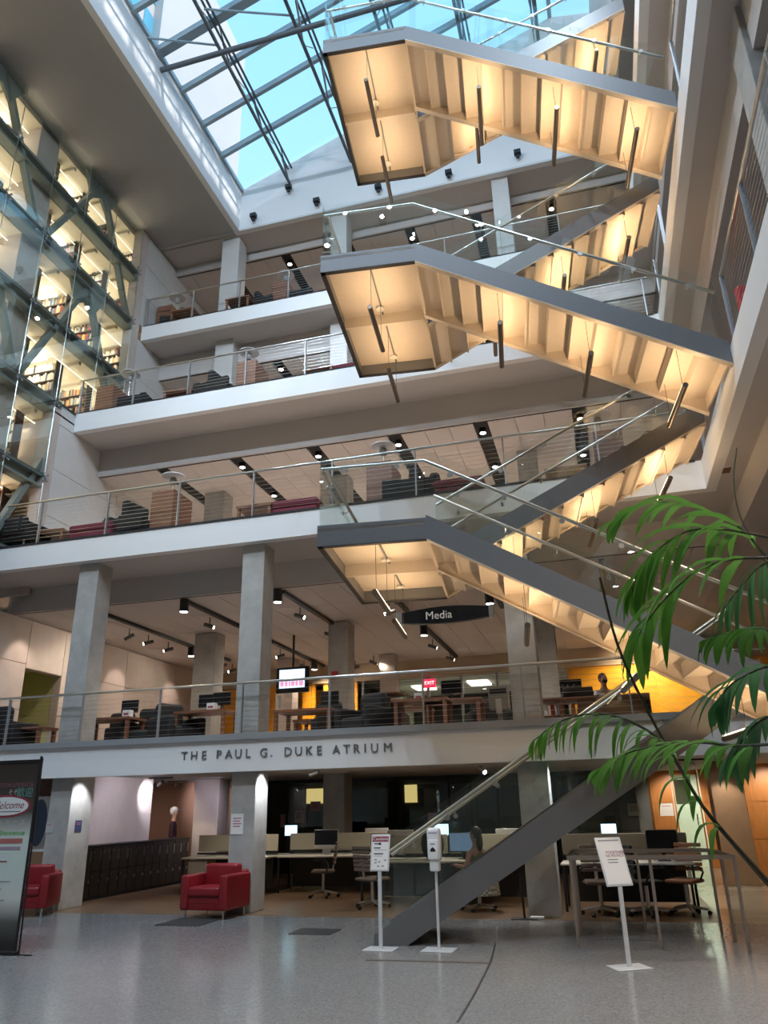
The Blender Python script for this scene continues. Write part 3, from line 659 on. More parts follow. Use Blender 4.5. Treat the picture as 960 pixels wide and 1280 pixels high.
lamp('corner_fill', 'SPOT', (-11.2, 17.9, 2.36), 40, SOFTW, aim=(0, 1, -.9), spot_size=1.8, spot_blend=.7, shadow_soft_size=.04)  # added fill for the dim corner beyond the lockers
for y_, nm in ((2.5, 'nearest the viewer'), (5.5, 'in the middle'), (8.6, 'beside the stairs')):  # fittings added to throw warm light on floor, stringer and palm
    o = can(2.55, y_, 6.684, 'added recessed warm downlight in the right-hand gallery soffit '+nm, .02, .09, 0, False)
    lamp('can_glow', 'SPOT', (0, 0, -.04), 330, (1, .80, .60), parent=o, aim=(-.55, .1, -1), spot_size=2.0, spot_blend=.9, shadow_soft_size=.06)
# unseen flood lamps added high on the well walls to brighten the atrium
for x, y, z, ax in ((-8.5, -1.8, 19.9, (-.1, 1, -.3)), (-5.6, -1.8, 19.9, (0, 1, -.85)), (-2.8, -1.8, 19.9, (-.05, 1, -.3)), (0, -1.8, 19.9, (-.1, 1, -.9)), (1.9, 3, 19.9, (-.7, .8, -1)), (1.9, 8, 19.9, (-.8, .3, -1)), (-9.3, 4, 19.9, (.7, .7, -1)), (-9.3, 9, 19.9, (.8, .4, -1))):
    o = tag(empty('spotlight', (x, y, z)), 'added black flood spotlight on the %s well wall, %s' % ('front' if y < 0 else 'right' if x > 0 else 'left', {-8.5: 'leftmost', -5.6: 'second from the left', -2.8: 'third from the left', 0: 'rightmost', 1.9: 'nearer the viewer' if y < 5 else 'farther from the viewer', -9.3: 'nearer the viewer' if y < 5 else 'farther from the viewer'}[x]), 'spotlight', 'added floods of the well')
    MB().box(-.12, .12, -.1, .1, -.05, .2).obj('housing', BLACK, parent=o)
    lamp('flood_fill', 'SPOT', (0, 0, -.1) if abs(y+1.8) > .1 else (0, .25, 0), 1350, (.70, .84, 1), parent=o, aim=ax, spot_size=2.0, spot_blend=.9, shadow_soft_size=.05)
# ================================================================ BOOK STACKS BEHIND THE GLASS
DZ = [7.15, 9.25, 11.35, 13.55, 15.65, 17.45, 19.3]
def yend(z): return 16.95 if z > 11.5 else 14.2
sg = empty('stack_frame', (-12.7, 12, 7)); tag(sg, 'grey-green steel frame of beams and diagonal braces in front of the book stacks', 'steel frame')
def F(x, y, z): return (x+12.7, y-12, z-7)
for i, z in enumerate(DZ[:-1]):
    ye = yend(z+.3); m = MB()
    a = F(-12.78, 3.5, z); b = F(-12.5, ye, z)
    m.box(a[0], b[0], a[1], b[1], z-7-.17, z-7-.12); m.box(a[0], b[0], a[1], b[1], z-7+.12, z-7+.17); m.box(-.02, .04, a[1], b[1], z-7-.12, z-7+.12)
    m.obj('beam', BEAM, parent=sg)
    m = MB(); m.box(-.2, .2, a[1], b[1], z-7+.17, z-7+.2); m.obj('ledge', mat('dark ledge', (.05, .07, .075), .4), parent=sg)
for yb in (12.95, 8.85, 4.75):
    for z in (19.3, 15.55, 11.25):
        if yb > 12.5 and z < 12: legs = ((yb, -1),)
        else: legs = ((yb, -1), (yb+3.95, 1))
        ap = yb+1.98; zb = z-3.85 if z < 19 else 15.75
        for ye, s_ in legs:
            m = MB(); m.bar(F(-12.66, ap+s_*.1, z-.1), F(-12.66, ye+(.05 if s_ < 0 else -.05), zb), .17, .13); m.obj('brace', BEAM, parent=sg)
        m = MB(); y = ap-12
        m.prism([(y-.75, z-7), (y+.75, z-7), (y+.35, z-7-.75), (y, z-7-.45), (y-.35, z-7-.75)] if len(legs) == 2 else [(y-.75, z-7), (y+.1, z-7), (y-.0, z-7-.4), (y-.35, z-7-.75)], 'x', -.03, .05)
        m.obj('gusset', BEAM, parent=sg)
for i, (y0) in enumerate((12.5, 8.4)):
    column('concrete_column', -13.55, -12.85, y0, y0+.75, 6.0, 19.45, ['tall pale column behind the curtain glass', 'tall column behind the curtain glass nearest the viewer'][i], CONCW)
DECK = mat('stack ceiling paint', (.70, .62, .48), .7)
for i, z in enumerate(DZ):
    m = MB(); ye = 18.3 if z > 11 else 14.3
    m.box(-17, -12.85, 2.5, ye, z-.12, z+.05)
    k = [y for y in np.arange(3.2, ye, 1.35)]
    for y in k: m.box(-17, -12.9, y-.05, y+.05, z-.22, z-.12)
    struct(m.obj('ceiling', DECK))
    m = MB()
    if i:
        for j in range(9):
            y = 3.5+j*1.35+.35
            if y > ye-.4: continue
            o = tag(MB().box(-14.0+.0, -13.45, y-.05, y+.05, z-.34, z-.28).obj('fluorescent_light', TUBEL), 'fluorescent light, %s bay from the viewer, %s stack ceiling from below' % (['first','second','third','fourth','fifth','sixth','seventh','eighth','ninth','tenth','last'][j], ['','first','second','third','fourth','fifth','sixth'][i]), 'ceiling light', 'stack lights')
        o = tag(MB().box(-13.285, -13.26, 3.5, ye-.5, z-.25, z-.23).obj('fluorescent_light', emis('long lit line', (1, .86, .62), 1.6)), 'long thin light line under stack deck, %s deck from below' % (['', 'first', 'second', 'third', 'fourth', 'fifth', 'sixth'][i]), 'ceiling light', 'stack light lines')
        lamp('stack_glow', 'AREA', (-14.2, (4+ye)/2, z-.36), 165, (1, .87, .66), shape='RECTANGLE', size=1.6, size_y=ye-5)
        l_ = lamp('stack_ceiling_fill', 'AREA', (-14.2, (4+ye)/2, z-1.2), 260, (1, .87, .66), shape='RECTANGLE', size=1.0, size_y=ye-5); l_.rotation_euler = (math.pi, 0, 0)  # unseen area lamp aimed up to brighten the stack ceiling
struct(MB().box(-17.0, -12.6, 18.2, 18.35, 7, 19.4).obj('wall_back', CONCW)); struct(MB().box(-17.0, -12.7, 14.45, 14.55, 6.5, 11.2).obj('wall_back', CONCW))
BOOKC = [mat('book cloth %d' % i, c, .7) for i, c in enumerate(((.32, .05, .04), (.55, .50, .40), (.06, .09, .06), (.05, .07, .16), (.70, .66, .58), (.16, .10, .06), (.45, .16, .06), (.03, .03, .035), (.60, .42, .12), (.28, .30, .30)))]
NB = [0]; rest = MB(); rest_mats = BOOKC; bcache = {}
ORD = ['', 'first', 'second', 'third', 'fourth', 'fifth', 'sixth', 'seventh', 'eighth', 'ninth', 'tenth', 'eleventh', 'twelfth', 'thirteenth', 'fourteenth', 'fifteenth', 'sixteenth', 'seventeenth', 'eighteenth', 'nineteenth', 'twentieth', 'twenty-first', 'twenty-second', 'twenty-third', 'twenty-fourth', 'twenty-fifth']+['last']*90
CN = ['red', 'buff', 'dark green', 'navy', 'cream', 'brown', 'orange', 'black', 'ochre', 'grey']
def bookcase(yf, z, x1, L, label, short=''):
    """range of shelves facing the viewer (-y); front face at yf, deck at z"""
    o = tag(empty('bookcase', (x1-L, yf, z)), label, 'bookcase', 'book ranges')
    sh = mat('dark shelf steel', (.055, .035, .028), .5)
    for zz in (.62, .93, 1.24, 1.55): MB().box(0, L, 0, .26, zz, zz+.018).obj('shelf', sh, parent=o)
    for xx in (0, L): MB().box(xx-.012, xx+.012, 0, .28, 0, 1.85).obj('upright', sh, parent=o)
    MB().box(0, L, .25, .26, .6, 1.84).obj('back_panel', mat('shelf back', (.35, .28, .2), .7), parent=o)
    theme = random.choice((None, None, 4, 7, 0))
    for zz in (1.55, 1.24, .93):
        x = L-.03; bi = 0
        while x > .05:
            bi += 1
            w_ = random.choice((.03, .04, .05, .06)); h = random.uniform(.17, .265); c_ = theme if theme is not None and random.random() < .75 else random.randrange(10)
            if random.random() < .06: x -= .08; continue
            near = x > L-1.05
            if near and NB[0] < 300:
                key = (w_, round(h, 2), c_)
                if key not in bcache:
                    k = MB(); k.box(0, w_-.004, 0, .17, 0, key[1]); k.k = 1; k.box(.004, w_-.008, .004, .166, key[1]-.001, key[1]+.002); k.k = 0
                    bcache[key] = k.mesh('book', BOOKC[c_], PAPER)
                b = link(bpy.data.objects.new('book', bcache[key])); b.location = (x1-L+x-w_, yf+.01, z+zz+.019)
                tag(b, '%s book, %s from the right, %s shelf, %s' % (CN[c_], ORD[bi], {1.55: 'top', 1.24: 'second', .93: 'third'}[zz], short), 'book', 'books in the stacks'); NB[0] += 1
            else:
                rest.k = c_; rest.box(x1-L+x-w_, x1-L+x-.004, yf+.01, yf+.18, z+zz+.019, z+zz+.019+h)
            x -= w_
ordn = ['first', 'second', 'third', 'fourth', 'fifth', 'sixth', 'seventh']
for i, z in reversed(list(enumerate(DZ[:-1]))):
    ye = 17.9 if z > 11 else 14.1; n = 0; y = ye
    while y > 9.0:
        if not (12.0 < y < 13.0) or True:
            bookcase(y-.35, z+.05, -13.25 if not 11.8 < y-.35 < 12.95 else -13.7, 2.2, '%s range of bookshelves from the end wall on the %s stack deck from below' % (ordn[n], ordn[i]), '%s range, %s stack deck' % (ordn[n], ordn[i]))
        y -= 1.35; n += 1
tag(rest.obj('books', *BOOKC), 'rows of further books filling the deeper shelves of the stacks', 'books', kind='stuff')
# glass curtain with cables and fittings
cg = empty('curtain_wall', (-12.44, 10, 8)); tag(cg, 'frameless glass curtain on steel rods in front of the stacks', 'glass wall')
ZG = [7.2, 9.35, 11.45, 13.65, 15.75, 17.6, 19.3]
gy = [16.85-1.34*i for i in range(10)]
m = MB()
for a, b in zip(ZG, ZG[1:]):
    for y in gy[:-1]:
        if b < 11.6 and y > 14.4: continue
        if a < 8 and y > 13.2: continue
        k = MB(); k.box(-.006, .006, y-1.33-10, y-.01-10, a-8+.006, b-8-.006); k.obj('pane', GLASSW, parent=cg)
for y in gy:
    z0 = 7.2 if y < 14.4 else 11.45
    MB().tube([(-.04, y-10, z0-8), (-.04, y-10, 11.3)], .012, 5).obj('rod', STEEL, parent=cg)
    for z in ZG[1:-1]:
        if z < z0-.1: continue
        k = MB()
        for dy, dz in ((.08, .08), (-.08, .08), (.08, -.08), (-.08, -.08)): k.tube([(-.04, y-10, z-8), (-.01, y-10+dy, z-8+dz)], .014, 5); k.disc((.008, y-10+dy, z-8+dz), (1, 0, 0), .03, .02, 8)
        k.tube([(-.04, y-10, z-8), (.0, y-10, z-8)], .02, 6)
        k.obj('spider_fitting', GREYM, parent=cg)
# ================================================================ FURNITURE OF THE GALLERIES
def place(o, x, y, z, rz=0): o.location = (x, y, z); o.rotation_euler = (0, 0, rz); return o
protos = {}
def lounge(kind, m_):
    o = empty('lounge_chair')
    MB().rbox(-.36, .36, -.35, .35, .16, .42, .05).obj('seat', m_, parent=o)
    MB().rbox(-.36, .36, .22, .42, .30, .98 if kind == 'high' else .72, .06).obj('backrest', m_, parent=o)
    for sx in (-1, 1):
        MB().rbox(sx*.42-.06, sx*.42+.06, -.35, .36, .16, .58, .04).obj('armrest', m_, parent=o)
        for sy in (-1, 1): MB().tube([(sx*.34, sy*.28, 0), (sx*.34, sy*.28, .17)], .018, 6).obj('leg', STEEL, parent=o)
    return o
def ottoman(m_):
    o = empty('ottoman')
    MB().rbox(-.55, .55, -.3, .3, .08, .30, .05).obj('base', m_, parent=o); MB().rbox(-.56, .56, -.31, .31, .29, .48, .06).obj('cushion', m_, parent=o)
    for sx in (-1, 1):
        for sy in (-1, 1): MB().tube([(sx*.45, sy*.22, 0), (sx*.45, sy*.22, .1)], .018, 6).obj('leg', STEEL, parent=o)
    return o
def carrel():
    o = empty('wood_divider')
    MB().box(-.27, .27, -.03, .03, 0, 1.1).obj('front_panel', WOODL2, parent=o); MB().box(.24, .27, .03, .8, 0, 1.1).obj('side_panel', WOODL2, parent=o); MB().box(-.27, -.24, .03, .8, 0, 1.1).obj('side_panel', WOODL2, parent=o)
    MB().box(-.24, .24, .03, .7, .70, .74).obj('shelf', WOOD, parent=o)
    return o
def low_table(w=.8, d=.6, h=.42):
    o = empty('side_table')
    MB().box(-w/2, w/2, -d/2, d/2, h-.05, h).obj('tabletop', WOODL2, parent=o)
    for sx in (-1, 1):
        for sy in (-1, 1): MB().box(sx*(w/2-.05)-.03, sx*(w/2-.05)+.03, sy*(d/2-.05)-.03, sy*(d/2-.05)+.03, 0, h-.05).obj('leg', WOODL2, parent=o)
    return o
def floor_lamp():
    o = empty('floor_lamp')
    MB().lathe([(.16, 0), (.16, .02), (.02, .03)]).obj('base', STEEL, parent=o); MB().tube([(0, 0, .03), (0, 0, 1.55)], .014, 8).obj('pole', STEEL, parent=o)
    MB().lathe([(.05, 1.42), (.09, 1.50), (.07, 1.58)], n=16).obj('lamp_body', GREYM, parent=o)
    MB().lathe([(.0, 1.60), (.20, 1.605), (.275, 1.63), (.27, 1.645), (.0, 1.66)], n=24).obj('reflector_disc', mat('white lamp disc', (.8, .82, .85), .4), parent=o)
    return o
def card_sign():
    o = empty('table_sign'); m = MB(); m.add([(-.16, 0, 0), (.16, 0, 0), (.16, .1, .26), (-.16, .1, .26), (-.16, .01, 0), (.16, .01, 0), (.16, .11, .26), (-.16, .11, .26)], [(0,1,2,3), (7,6,5,4), (0,4,5,1), (3,2,6,7), (0,3,7,4), (1,5,6,2)]); m.obj('card', PAPER, parent=o)
    k = MB()
    for i in range(4):
        f = .75-i*.17; k.add([(-.12, .1*f-.001, .26*f), (.1-.03*(i % 2), .1*f-.001, .26*f), (.1-.03*(i % 2), .1*f+.008, .26*f+.018), (-.12, .1*f+.008, .26*f+.018)], [(0,1,2,3)])
    k.obj('print', mat('blue print', (.25, .35, .55), .7), parent=o); return o
WOODL2 = mat('reddish furniture wood', (.20, .085, .045), .45, noise=.25, scale=5, stretch=(1, 1, 6))
KIN = {'D': (lambda: lounge('high', DARKF), 'chair'), 'S': (lambda: lounge('low', DARKF), 'chair'), 'M': (lambda: ottoman(MAROON), 'ottoman'), 'R': (lambda: lounge('low', mat('bright red fabric', (.45, .02, .02), .7)), 'chair'),
       'C': (carrel, 'divider'), 'T': (low_table, 'table'), 'L': (floor_lamp, 'lamp'), 'A': (card_sign, 'sign')}
DESC = {'D': 'dark high-backed lounge chair', 'S': 'dark low lounge chair', 'M': 'maroon cushioned ottoman', 'R': 'bright red lounge chair', 'C': 'reddish wood divider', 'T': 'low reddish wood table', 'L': 'white disc floor lamp', 'A': 'small folded white table sign'}
GRP = {'D': 'dark lounge chairs', 'S': 'dark lounge chairs', 'M': 'maroon ottomans', 'R': 'red lounge chairs', 'C': 'wood dividers', 'T': 'low wood tables', 'L': 'disc floor lamps', 'A': 'table signs'}
def furnish(level, name, z, items):
    for k, px_, dy, rz, extra in items:
        y = {3: 13.2, 4: 15.02, 5: 17.42}[level]+dy
        p = atY(px_, {3: 660-.13*px_, 4: 520-.17*px_, 5: 425-.19*px_}[level], y)
        if level == 4: p.x = max(p.x, {'C': -12.15, 'L': -11.7, 'D': -11.55, 'S': -11.3}.get(k, -12)); 
        if level == 4 and px_ == 182: p.x = -9.75
        if level == 5: p.x = max(p.x, -12.15 if k == 'C' else -11.95)
        if k not in protos: o = protos[k] = KIN[k][0]()
        else: o = copy_tree(protos[k])
        place(o, p.x, y, z+(extra if isinstance(extra, (int, float)) else 0), rz)
        o['label'] = DESC[k]+' '+(extra if isinstance(extra, str) else 'on the '+name); o['category'] = KIN[k][1]; o['group'] = GRP[k]
furnish(3, 'second gallery', 7.24, [
 ('S', 33, .45, 3.0, 'beside the leftmost lamp of the second gallery'), ('L', 8, .9, 0, 'at the left edge of the second gallery'), ('T', 71, .6, .1, 'by the end pier of the second gallery'),
 ('M', 125, .7, 0, 'left of the tall dark chair on the second gallery'), ('S', 162, 1.0, 1.5, 'next to the leftmost ottoman of the second gallery'), ('D', 183, .8, 1.4, 'against the left wood divider of the second gallery'), ('C', 203, .55, 0, 'nearest the stacks on the second gallery'), ('L', 214, 1.0, 0, 'above the left wood divider of the second gallery'),
 ('A', 241, .5, 0, 'right of the left wood divider on the second gallery'), ('T', 325, .7, 0, 'left of the middle ottoman on the second gallery'), ('M', 372, .8, 0, 'left of the glass landing on the second gallery'),
 ('A', 448, .5, 0, 'seen through the lowest landing glass'), ('C', 474, .6, 0, 'seen through the lowest landing glass'), ('L', 480, 1.0, 0, 'above the lowest landing handrail'), ('D', 498, .9, -1.3, 'right of the divider behind the lowest landing'), ('S', 526, .95, -1.5, 'reclining behind the lowest landing glass'), ('M', 571, .8, 0, 'right of the lowest landing on the second gallery'),
 ('T', 705, .8, 0, 'behind the rear flight of the second gallery'), ('L', 752, 1.0, 0, 'behind the rear stair flight on the second gallery'), ('C', 762, .6, 0, 'behind the rear stair flight on the second gallery'), ('D', 785, .8, -1.2, 'behind the rear stair flight on the second gallery')])
furnish(4, 'third gallery', 11.56, [
 ('C', 108, .6, 0, 'at the left end of the third gallery'), ('L', 122, 1.0, 0, 'at the left end of the third gallery'), ('S', 142, .9, -1.5, 'at the left end of the third gallery'), ('T', 182, .6, .1, 'left of the first ottoman on the third gallery'),
 ('M', 236, .8, 0, 'between posts left of the pale column on the third gallery'), ('S', 268, .9, 1.5, 'beside the pale column on the third gallery'), ('D', 285, .8, 1.4, 'leaning on the middle divider of the third gallery'), ('C', 308, .6, 0, 'right of the pale column on the third gallery'), ('L', 310, 1.0, 0, 'over the middle divider of the third gallery'),
 ('T', 402, .7, 0, 'left of the middle landing on the third gallery'), ('M', 436, .8, 0, 'next to the middle landing on the third gallery')])
furnish(5, 'top gallery', 15.92, [
 ('C', 191, .6, 0, 'at the left end of the top gallery'), ('L', 197, .95, 0, 'at the left end of the top gallery'), ('D', 203, .9, -1.3, 'at the left end of the top gallery'), ('T', 234, .35, 0, 'left of the pale column on the top gallery'),
 ('T', 302, .33, 0, 'right of the pale column on the top gallery'), ('S', 326, .9, 1.5, 'left of the right divider on the top gallery'), ('D', 339, .9, 1.4, 'leaning on the right divider of the top gallery'), ('C', 350, .6, 0, 'right of the pale column on the top gallery'), ('L', 357, .95, 0, 'over the right divider of the top gallery'), ('S', 378, .9, -1.5, 'right of the lamp on the top gallery')])
# red chair by the upper right gallery railing
o = lounge('high', mat('bright red fabric', (.45, .02, .02), .7)); place(o, 2.78, 8.78, 7.24, -1.2); tag(o, 'bright red chair behind the cables of the right-hand gallery', 'chair')
# ---------------------------------------------------------------- first gallery
def wood_table(w, d, h, n='reading_table'):
    o = empty(n)
    MB().box(-w/2, w/2, -d/2, d/2, h-.05, h).obj('tabletop', WOODL2, parent=o)
    for sx in (-1, 1):
        for sy in (-1, 1): MB().box(sx*(w/2-.06)-.035, sx*(w/2-.06)+.035, sy*(d/2-.06)-.035, sy*(d/2-.06)+.035, 0, h-.05).obj('leg', WOODL2, parent=o)
        MB().box(sx*(w/2-.06)-.02, sx*(w/2-.06)+.02, -d/2+.08, d/2-.08, .12, .2).obj('stretcher', WOODL2, parent=o)
    return o
def tub(m_):                                              # large dark armchair
    o = empty('armchair')
    MB().rbox(-.3, .3, -.4, .3, .14, .46, .07).obj('seat', m_, parent=o); MB().rbox(-.32, .32, .22, .46, .2, .98, .1, 4).obj('backrest', m_, parent=o)
    for sx in (-1, 1): MB().rbox(sx*.38-.09, sx*.38+.09, -.4, .42, .1, .66, .06).obj('armrest', m_, parent=o)
    for sx in (-1, 1):
        for sy in (-1, 1): MB().tube([(sx*.38, sy*.34, 0), (sx*.38, sy*.34, .11)], .02, 6).obj('leg', STEEL, parent=o)
    return o
Z2 = 2.86
def at2(x, yy): p = atY(x, 900, yy); return p.x
tubp = tub(DARKCH); first = [True]
def puttub(x, yy, rz, lb):
    o = tubp if first[0] else copy_tree(tubp); first[0] = False
    place(o, at2(x, yy), yy, Z2, rz); tag(o, lb, 'chair', 'black armchairs of the first gallery')
tbl = {}
def puttable(x, yy, w, d, h, rz, lb):
    o = wood_table(w, d, h); place(o, at2(x, yy), yy, Z2, rz); tag(o, lb, 'table', 'wood tables of the first gallery')
puttable(45, 14.4, .75, .6, .55, 0, 'small wood table by the doorway at the left end of the first gallery')
puttub(14, 14.3, 3.1, 'black armchair at the far left end of the first gallery')
puttable(140, 15.0, 1.3, .7, .72, 0, 'wood table right of the leftmost column on the first gallery')
puttub(185, 15.3, .2, 'black armchair between the left table and the tall chair')
puttub(222, 14.9, 1.1, 'tall black armchair leaning back beside the railing post')
puttub(166, 16.3, 3.0, 'black armchair behind the left wood table')
puttable(258, 15.0, 1.2, .7, .76, 0, 'wood table carrying equipment left of the middle column')
puttable(385, 15.6, 1.3, .8, .74, 0, 'wood table in front of the yellow panels')
puttub(422, 16.6, 2.9, 'black armchair right of the yellow panels')
puttub(455, 15.0, -.4, 'black armchair in front of the round table')
puttub(482, 16.1, .1, 'black armchair right beside the round table')
puttable(408, 17.5, 1.4, .8, .74, 0, 'rear wood table beyond the yellow panels')
puttable(530, 15.1, 1.1, .7, .76, 0, 'wood table in front of the glazed office')
puttable(568, 15.4, 1.2, .7, .76, 0, 'wood table with monitor in front of the glazed office')
puttable(505, 17.5, 1.3, .8, .9, 0, 'tall rear table before the lit office doorway')
puttub(612, 16.8, .4, 'black armchair partly hidden by the right-hand column')
# round table
o = tag(empty('round_table', (at2(487, 15.9), 15.9, Z2)), 'round dark bistro table on a steel column', 'table')
MB().lathe([(.0, .99), (.36, .99), (.36, 1.03), (0, 1.03)], n=24).obj('tabletop', WOOD, parent=o); MB().tube([(0, 0, .03), (0, 0, .99)], .035, 10).obj('pole', WOODL, parent=o); MB().lathe([(.24, 0), (.24, .02), (.03, .04)]).obj('base', STEEL, parent=o)
def monitor(w=.5, h=.32, name='monitor', screen=None, stand=.12):
    o = empty(name)
    MB().rbox(-w/2, w/2, -.02, .02, stand, stand+h, .012).obj('housing', BLACK, parent=o)
    MB().box(-w/2+.015, w/2-.015, -.0225, -.0205, stand+.02, stand+h-.015).obj('screen', screen or mat('dark screen', (.01, .01, .012), .15), parent=o)
    MB().box(-.03, .03, .0, .03, .0, stand+.02).obj('neck', BLACK, parent=o); MB().box(-.1, .1, -.06, .08, 0, .012).obj('foot', BLACK, parent=o)
    return o
for x, yy, zt, lb in ((161, 15.1, .72, 'small black monitor on the left wood table'), (258, 15.2, .76, 'black monitor on the table left of the middle column'), (276, 15.0, .76, 'second black monitor on the table left of the middle column'), (566, 15.4, .76, 'black monitor on the table before the glazed office'), (412, 15.7, .74, 'black monitor behind the railing at the yellow panels'), (718, 15.45, .64, 'black monitor on the long service desk')):
    place(tag(monitor(.42, .28), lb, 'monitor', 'monitors of the first gallery'), at2(x, yy), yy, Z2+zt)
for x, yy, zt, c_, lb in ((159, 14.85, .72, PAPER, 'small white box on the left wood table'), (264, 14.85, .76, PAPER, 'white box with print on the table left of the middle column'), (525, 15.2, .76, PAPER, 'white printer box before the glazed office'), (738, 15.3, .64, PAPER, 'white paper box beside the seated reader')):
    o = tag(empty('box', (at2(x, yy), yy, Z2+zt)), lb, 'box'); MB().box(-.09, .09, -.07, .07, 0, .15).obj('carton', c_, parent=o); MB().box(-.06, .06, -.0715, -.07, .04, .09).obj('print', mat('red print', (.35, .08, .08), .7), parent=o)
# kiosk
o = tag(empty('kiosk', (at2(626, 16), 16, Z2)), 'grey kiosk with white slip in front of the glazed office', 'kiosk')
MB().box(-.2, .2, -.15, .15, .6, 1.05).obj('body', mat('kiosk grey', (.35, .36, .34), .5), parent=o); MB().box(-.17, .17, -.153, -.15, .9, 1.0).obj('screen', BLACK, parent=o); MB().box(-.06, .06, -.155, -.15, .5, .8).obj('slip', PAPER, parent=o); MB().tube([(0, 0, 0), (0, 0, .6)], .05, 8).obj('pole', GREYM, parent=o)
# television on the column
p0, p1 = atY(350, 838, 19), atY(382, 862, 19)
o = tag(empty('television', ((p0.x+p1.x)/2, 19, (p0.z+p1.z)/2)), 'black television hung from the ceiling with a lit screen', 'television')
MB().rbox(-.46, .46, -.05, .05, -.34, .34, .03).obj('housing', BLACK, parent=o); MB().box(-.36, .36, -.053, -.051, -.22, .27).obj('screen', emis('television picture', (.55, .75, 1), 1.3), parent=o)
m = MB()
for i, (x, w_) in enumerate(((-.33, .1), (-.2, .08), (-.09, .05), (-.02, .1), (.1, .07), (.2, .12))): m.box(x, x+w_, -.056, -.053, -.17, -.04)
m.obj('caption', emis('pink caption', (.9, .35, .6), .8), parent=o); MB().tube([(0, .02, .34), (0, .02, 6.05-o.location.z)], .03, 8).obj('hanger', BLACK, parent=o)
# small white figure-like bottle and red alarm
o = tag(empty('soap_dispenser', (at2(348, 18.6), 18.6, 4.28)), 'small white dispenser on the dim column left of the television', 'dispenser'); MB().rbox(-.05, .05, -.05, .05, -.2, .05, .02).obj('body', PLAST, parent=o); MB().rbox(-.035, .035, -.04, .04, .06, .14, .02).obj('cap', PLAST, parent=o)
p = atY(418, 843, 18.1); o = tag(MB().rbox(-.08, .08, -.03, .03, -.08, .08, .01).obj('fire_alarm', mat('alarm red', (.4, .02, .03), .5)), 'small red fire alarm box on the pale column', 'alarm'); o.location = (p.x, 18.11, p.z)
# exit sign
p = atY(537, 854, 24.2); o = tag(empty('exit_sign', (p.x, 24.2, p.z)), 'small red exit sign hanging before the glazed office', 'sign'); MB().box(-.2, .2, -.03, .03, -.14, .14).obj('plate', emis('exit red', (.7, .03, .08), .9), parent=o)
t_ = text('exit_text', 'EXIT', .16, emis('exit letters', (1, .8, .8), 1.5), o, .002); t_.location = (0, -.032, 0); t_.rotation_euler = (math.pi/2, 0, 0); MB().tube([(0, 0, .14), (0, 0, 5.5-p.z)], .01, 4).obj('stem', BLACK, parent=o)
# Media sign
p0, p1 = atY(502, 770, 14.2), atY(613, 768, 14.2); zc = 5.08
o = tag(empty('hanging_sign', ((p0.x+p1.x)/2, 14.2, zc)), 'black lens-shaped hanging sign reading Media', 'sign'); L = (p1.x-p0.x)/2
m = MB(); n = 20
top = [(-L+2*L*i/n, .10+.07*math.sin(math.pi*i/n)) for i in range(n+1)]; bot = [(L-2*L*i/n, -.10-.06*math.sin(math.pi*i/n)) for i in range(n+1)]
m.prism(top+bot, 'y', -.05, .05); m.obj('panel', mat('gloss black sign', (.012, .012, .014), .12), parent=o)
MB().box(-L-.12, -L+.02, -.06, .06, -.12, .12).obj('end_cap', STEEL, parent=o); MB().box(L-.02, L+.06, -.06, .06, -.12, .12).obj('end_cap', STEEL, parent=o)
t_ = text('sign_text', 'Media', .22, mat('sign letters', (.75, .74, .68), .5), o, .003); t_.location = (-.12, -.053, .0); t_.rotation_euler = (math.pi/2, 0, 0)
for x in (-L*.8, L*.8): MB().tube([(x, 0, .1), (x, 0, 6.68-zc)], .008, 5).obj('hanger', STEEL, parent=o)
# long service desk with shelves on the right of the first gallery
o = tag(empty('service_desk', (at2(725, 15.6), 15.2, Z2)), 'long dark wood service desk right of the big column', 'desk')
MB().box(-1.0, 1.3, -.3, .4, .58, .64).obj('tabletop', WOOD, parent=o); MB().box(.0, 1.3, -.28, -.24, .02, .58).obj('front_panel', WOOD, parent=o)
for x in (-.95, -.3, .3, 1.25): MB().box(x-.03, x+.03, -.28, .35, 0, .58).obj('support', WOOD, parent=o)
MB().box(-.95, 1.25, -.2, .3, .30, .33).obj('shelf', WOOD, parent=o)
k = MB()
for i, (x, h, c_) in enumerate(((-.62, .2, 4), (-.5, .22, 0), (-.4, .18, 9), (-.12, .2, 6), (.02, .24, 1), (.5, .2, 7), (.6, .22, 3))):
    b_ = tag(MB().box(0, .07, -.08, .08, 0, h).obj('book', BOOKC[c_]), '%s book on the lower shelf of the service desk, %s from the left' % (CN[c_], ORD[i+1]), 'book', 'books under the service desk'); b_.location = (o.location.x+x, 15.1, Z2+.33)
for i, x in enumerate((708, 714, 722)):
    b_ = tag(empty('bottle', (at2(x, 15.2), 15.2, Z2+.64)), 'dark bottle on the service desk, '+['leftmost', 'middle', 'rightmost'][i]+' of three', 'bottle', 'bottles on the service desk'); MB().lathe([(.035, 0), (.035, .13), (.012, .18), (.012, .25), (0, .25)], n=10).obj('glass_body', BLACK, parent=b_); MB().disc((0, 0, .255), (0, 0, 1), .014, .02, 8).obj('cap', GREYM, parent=b_)
MB().rbox(at2(728, 15)-.3, at2(728, 15)+.25, 14.98, 15.05, Z2+.64, Z2+.82, .02).obj('desk_screen', BLACK)
o = bpy.data.objects['desk_screen']; tag(o, 'low black screen panel on the service desk left of the reader', 'panel')
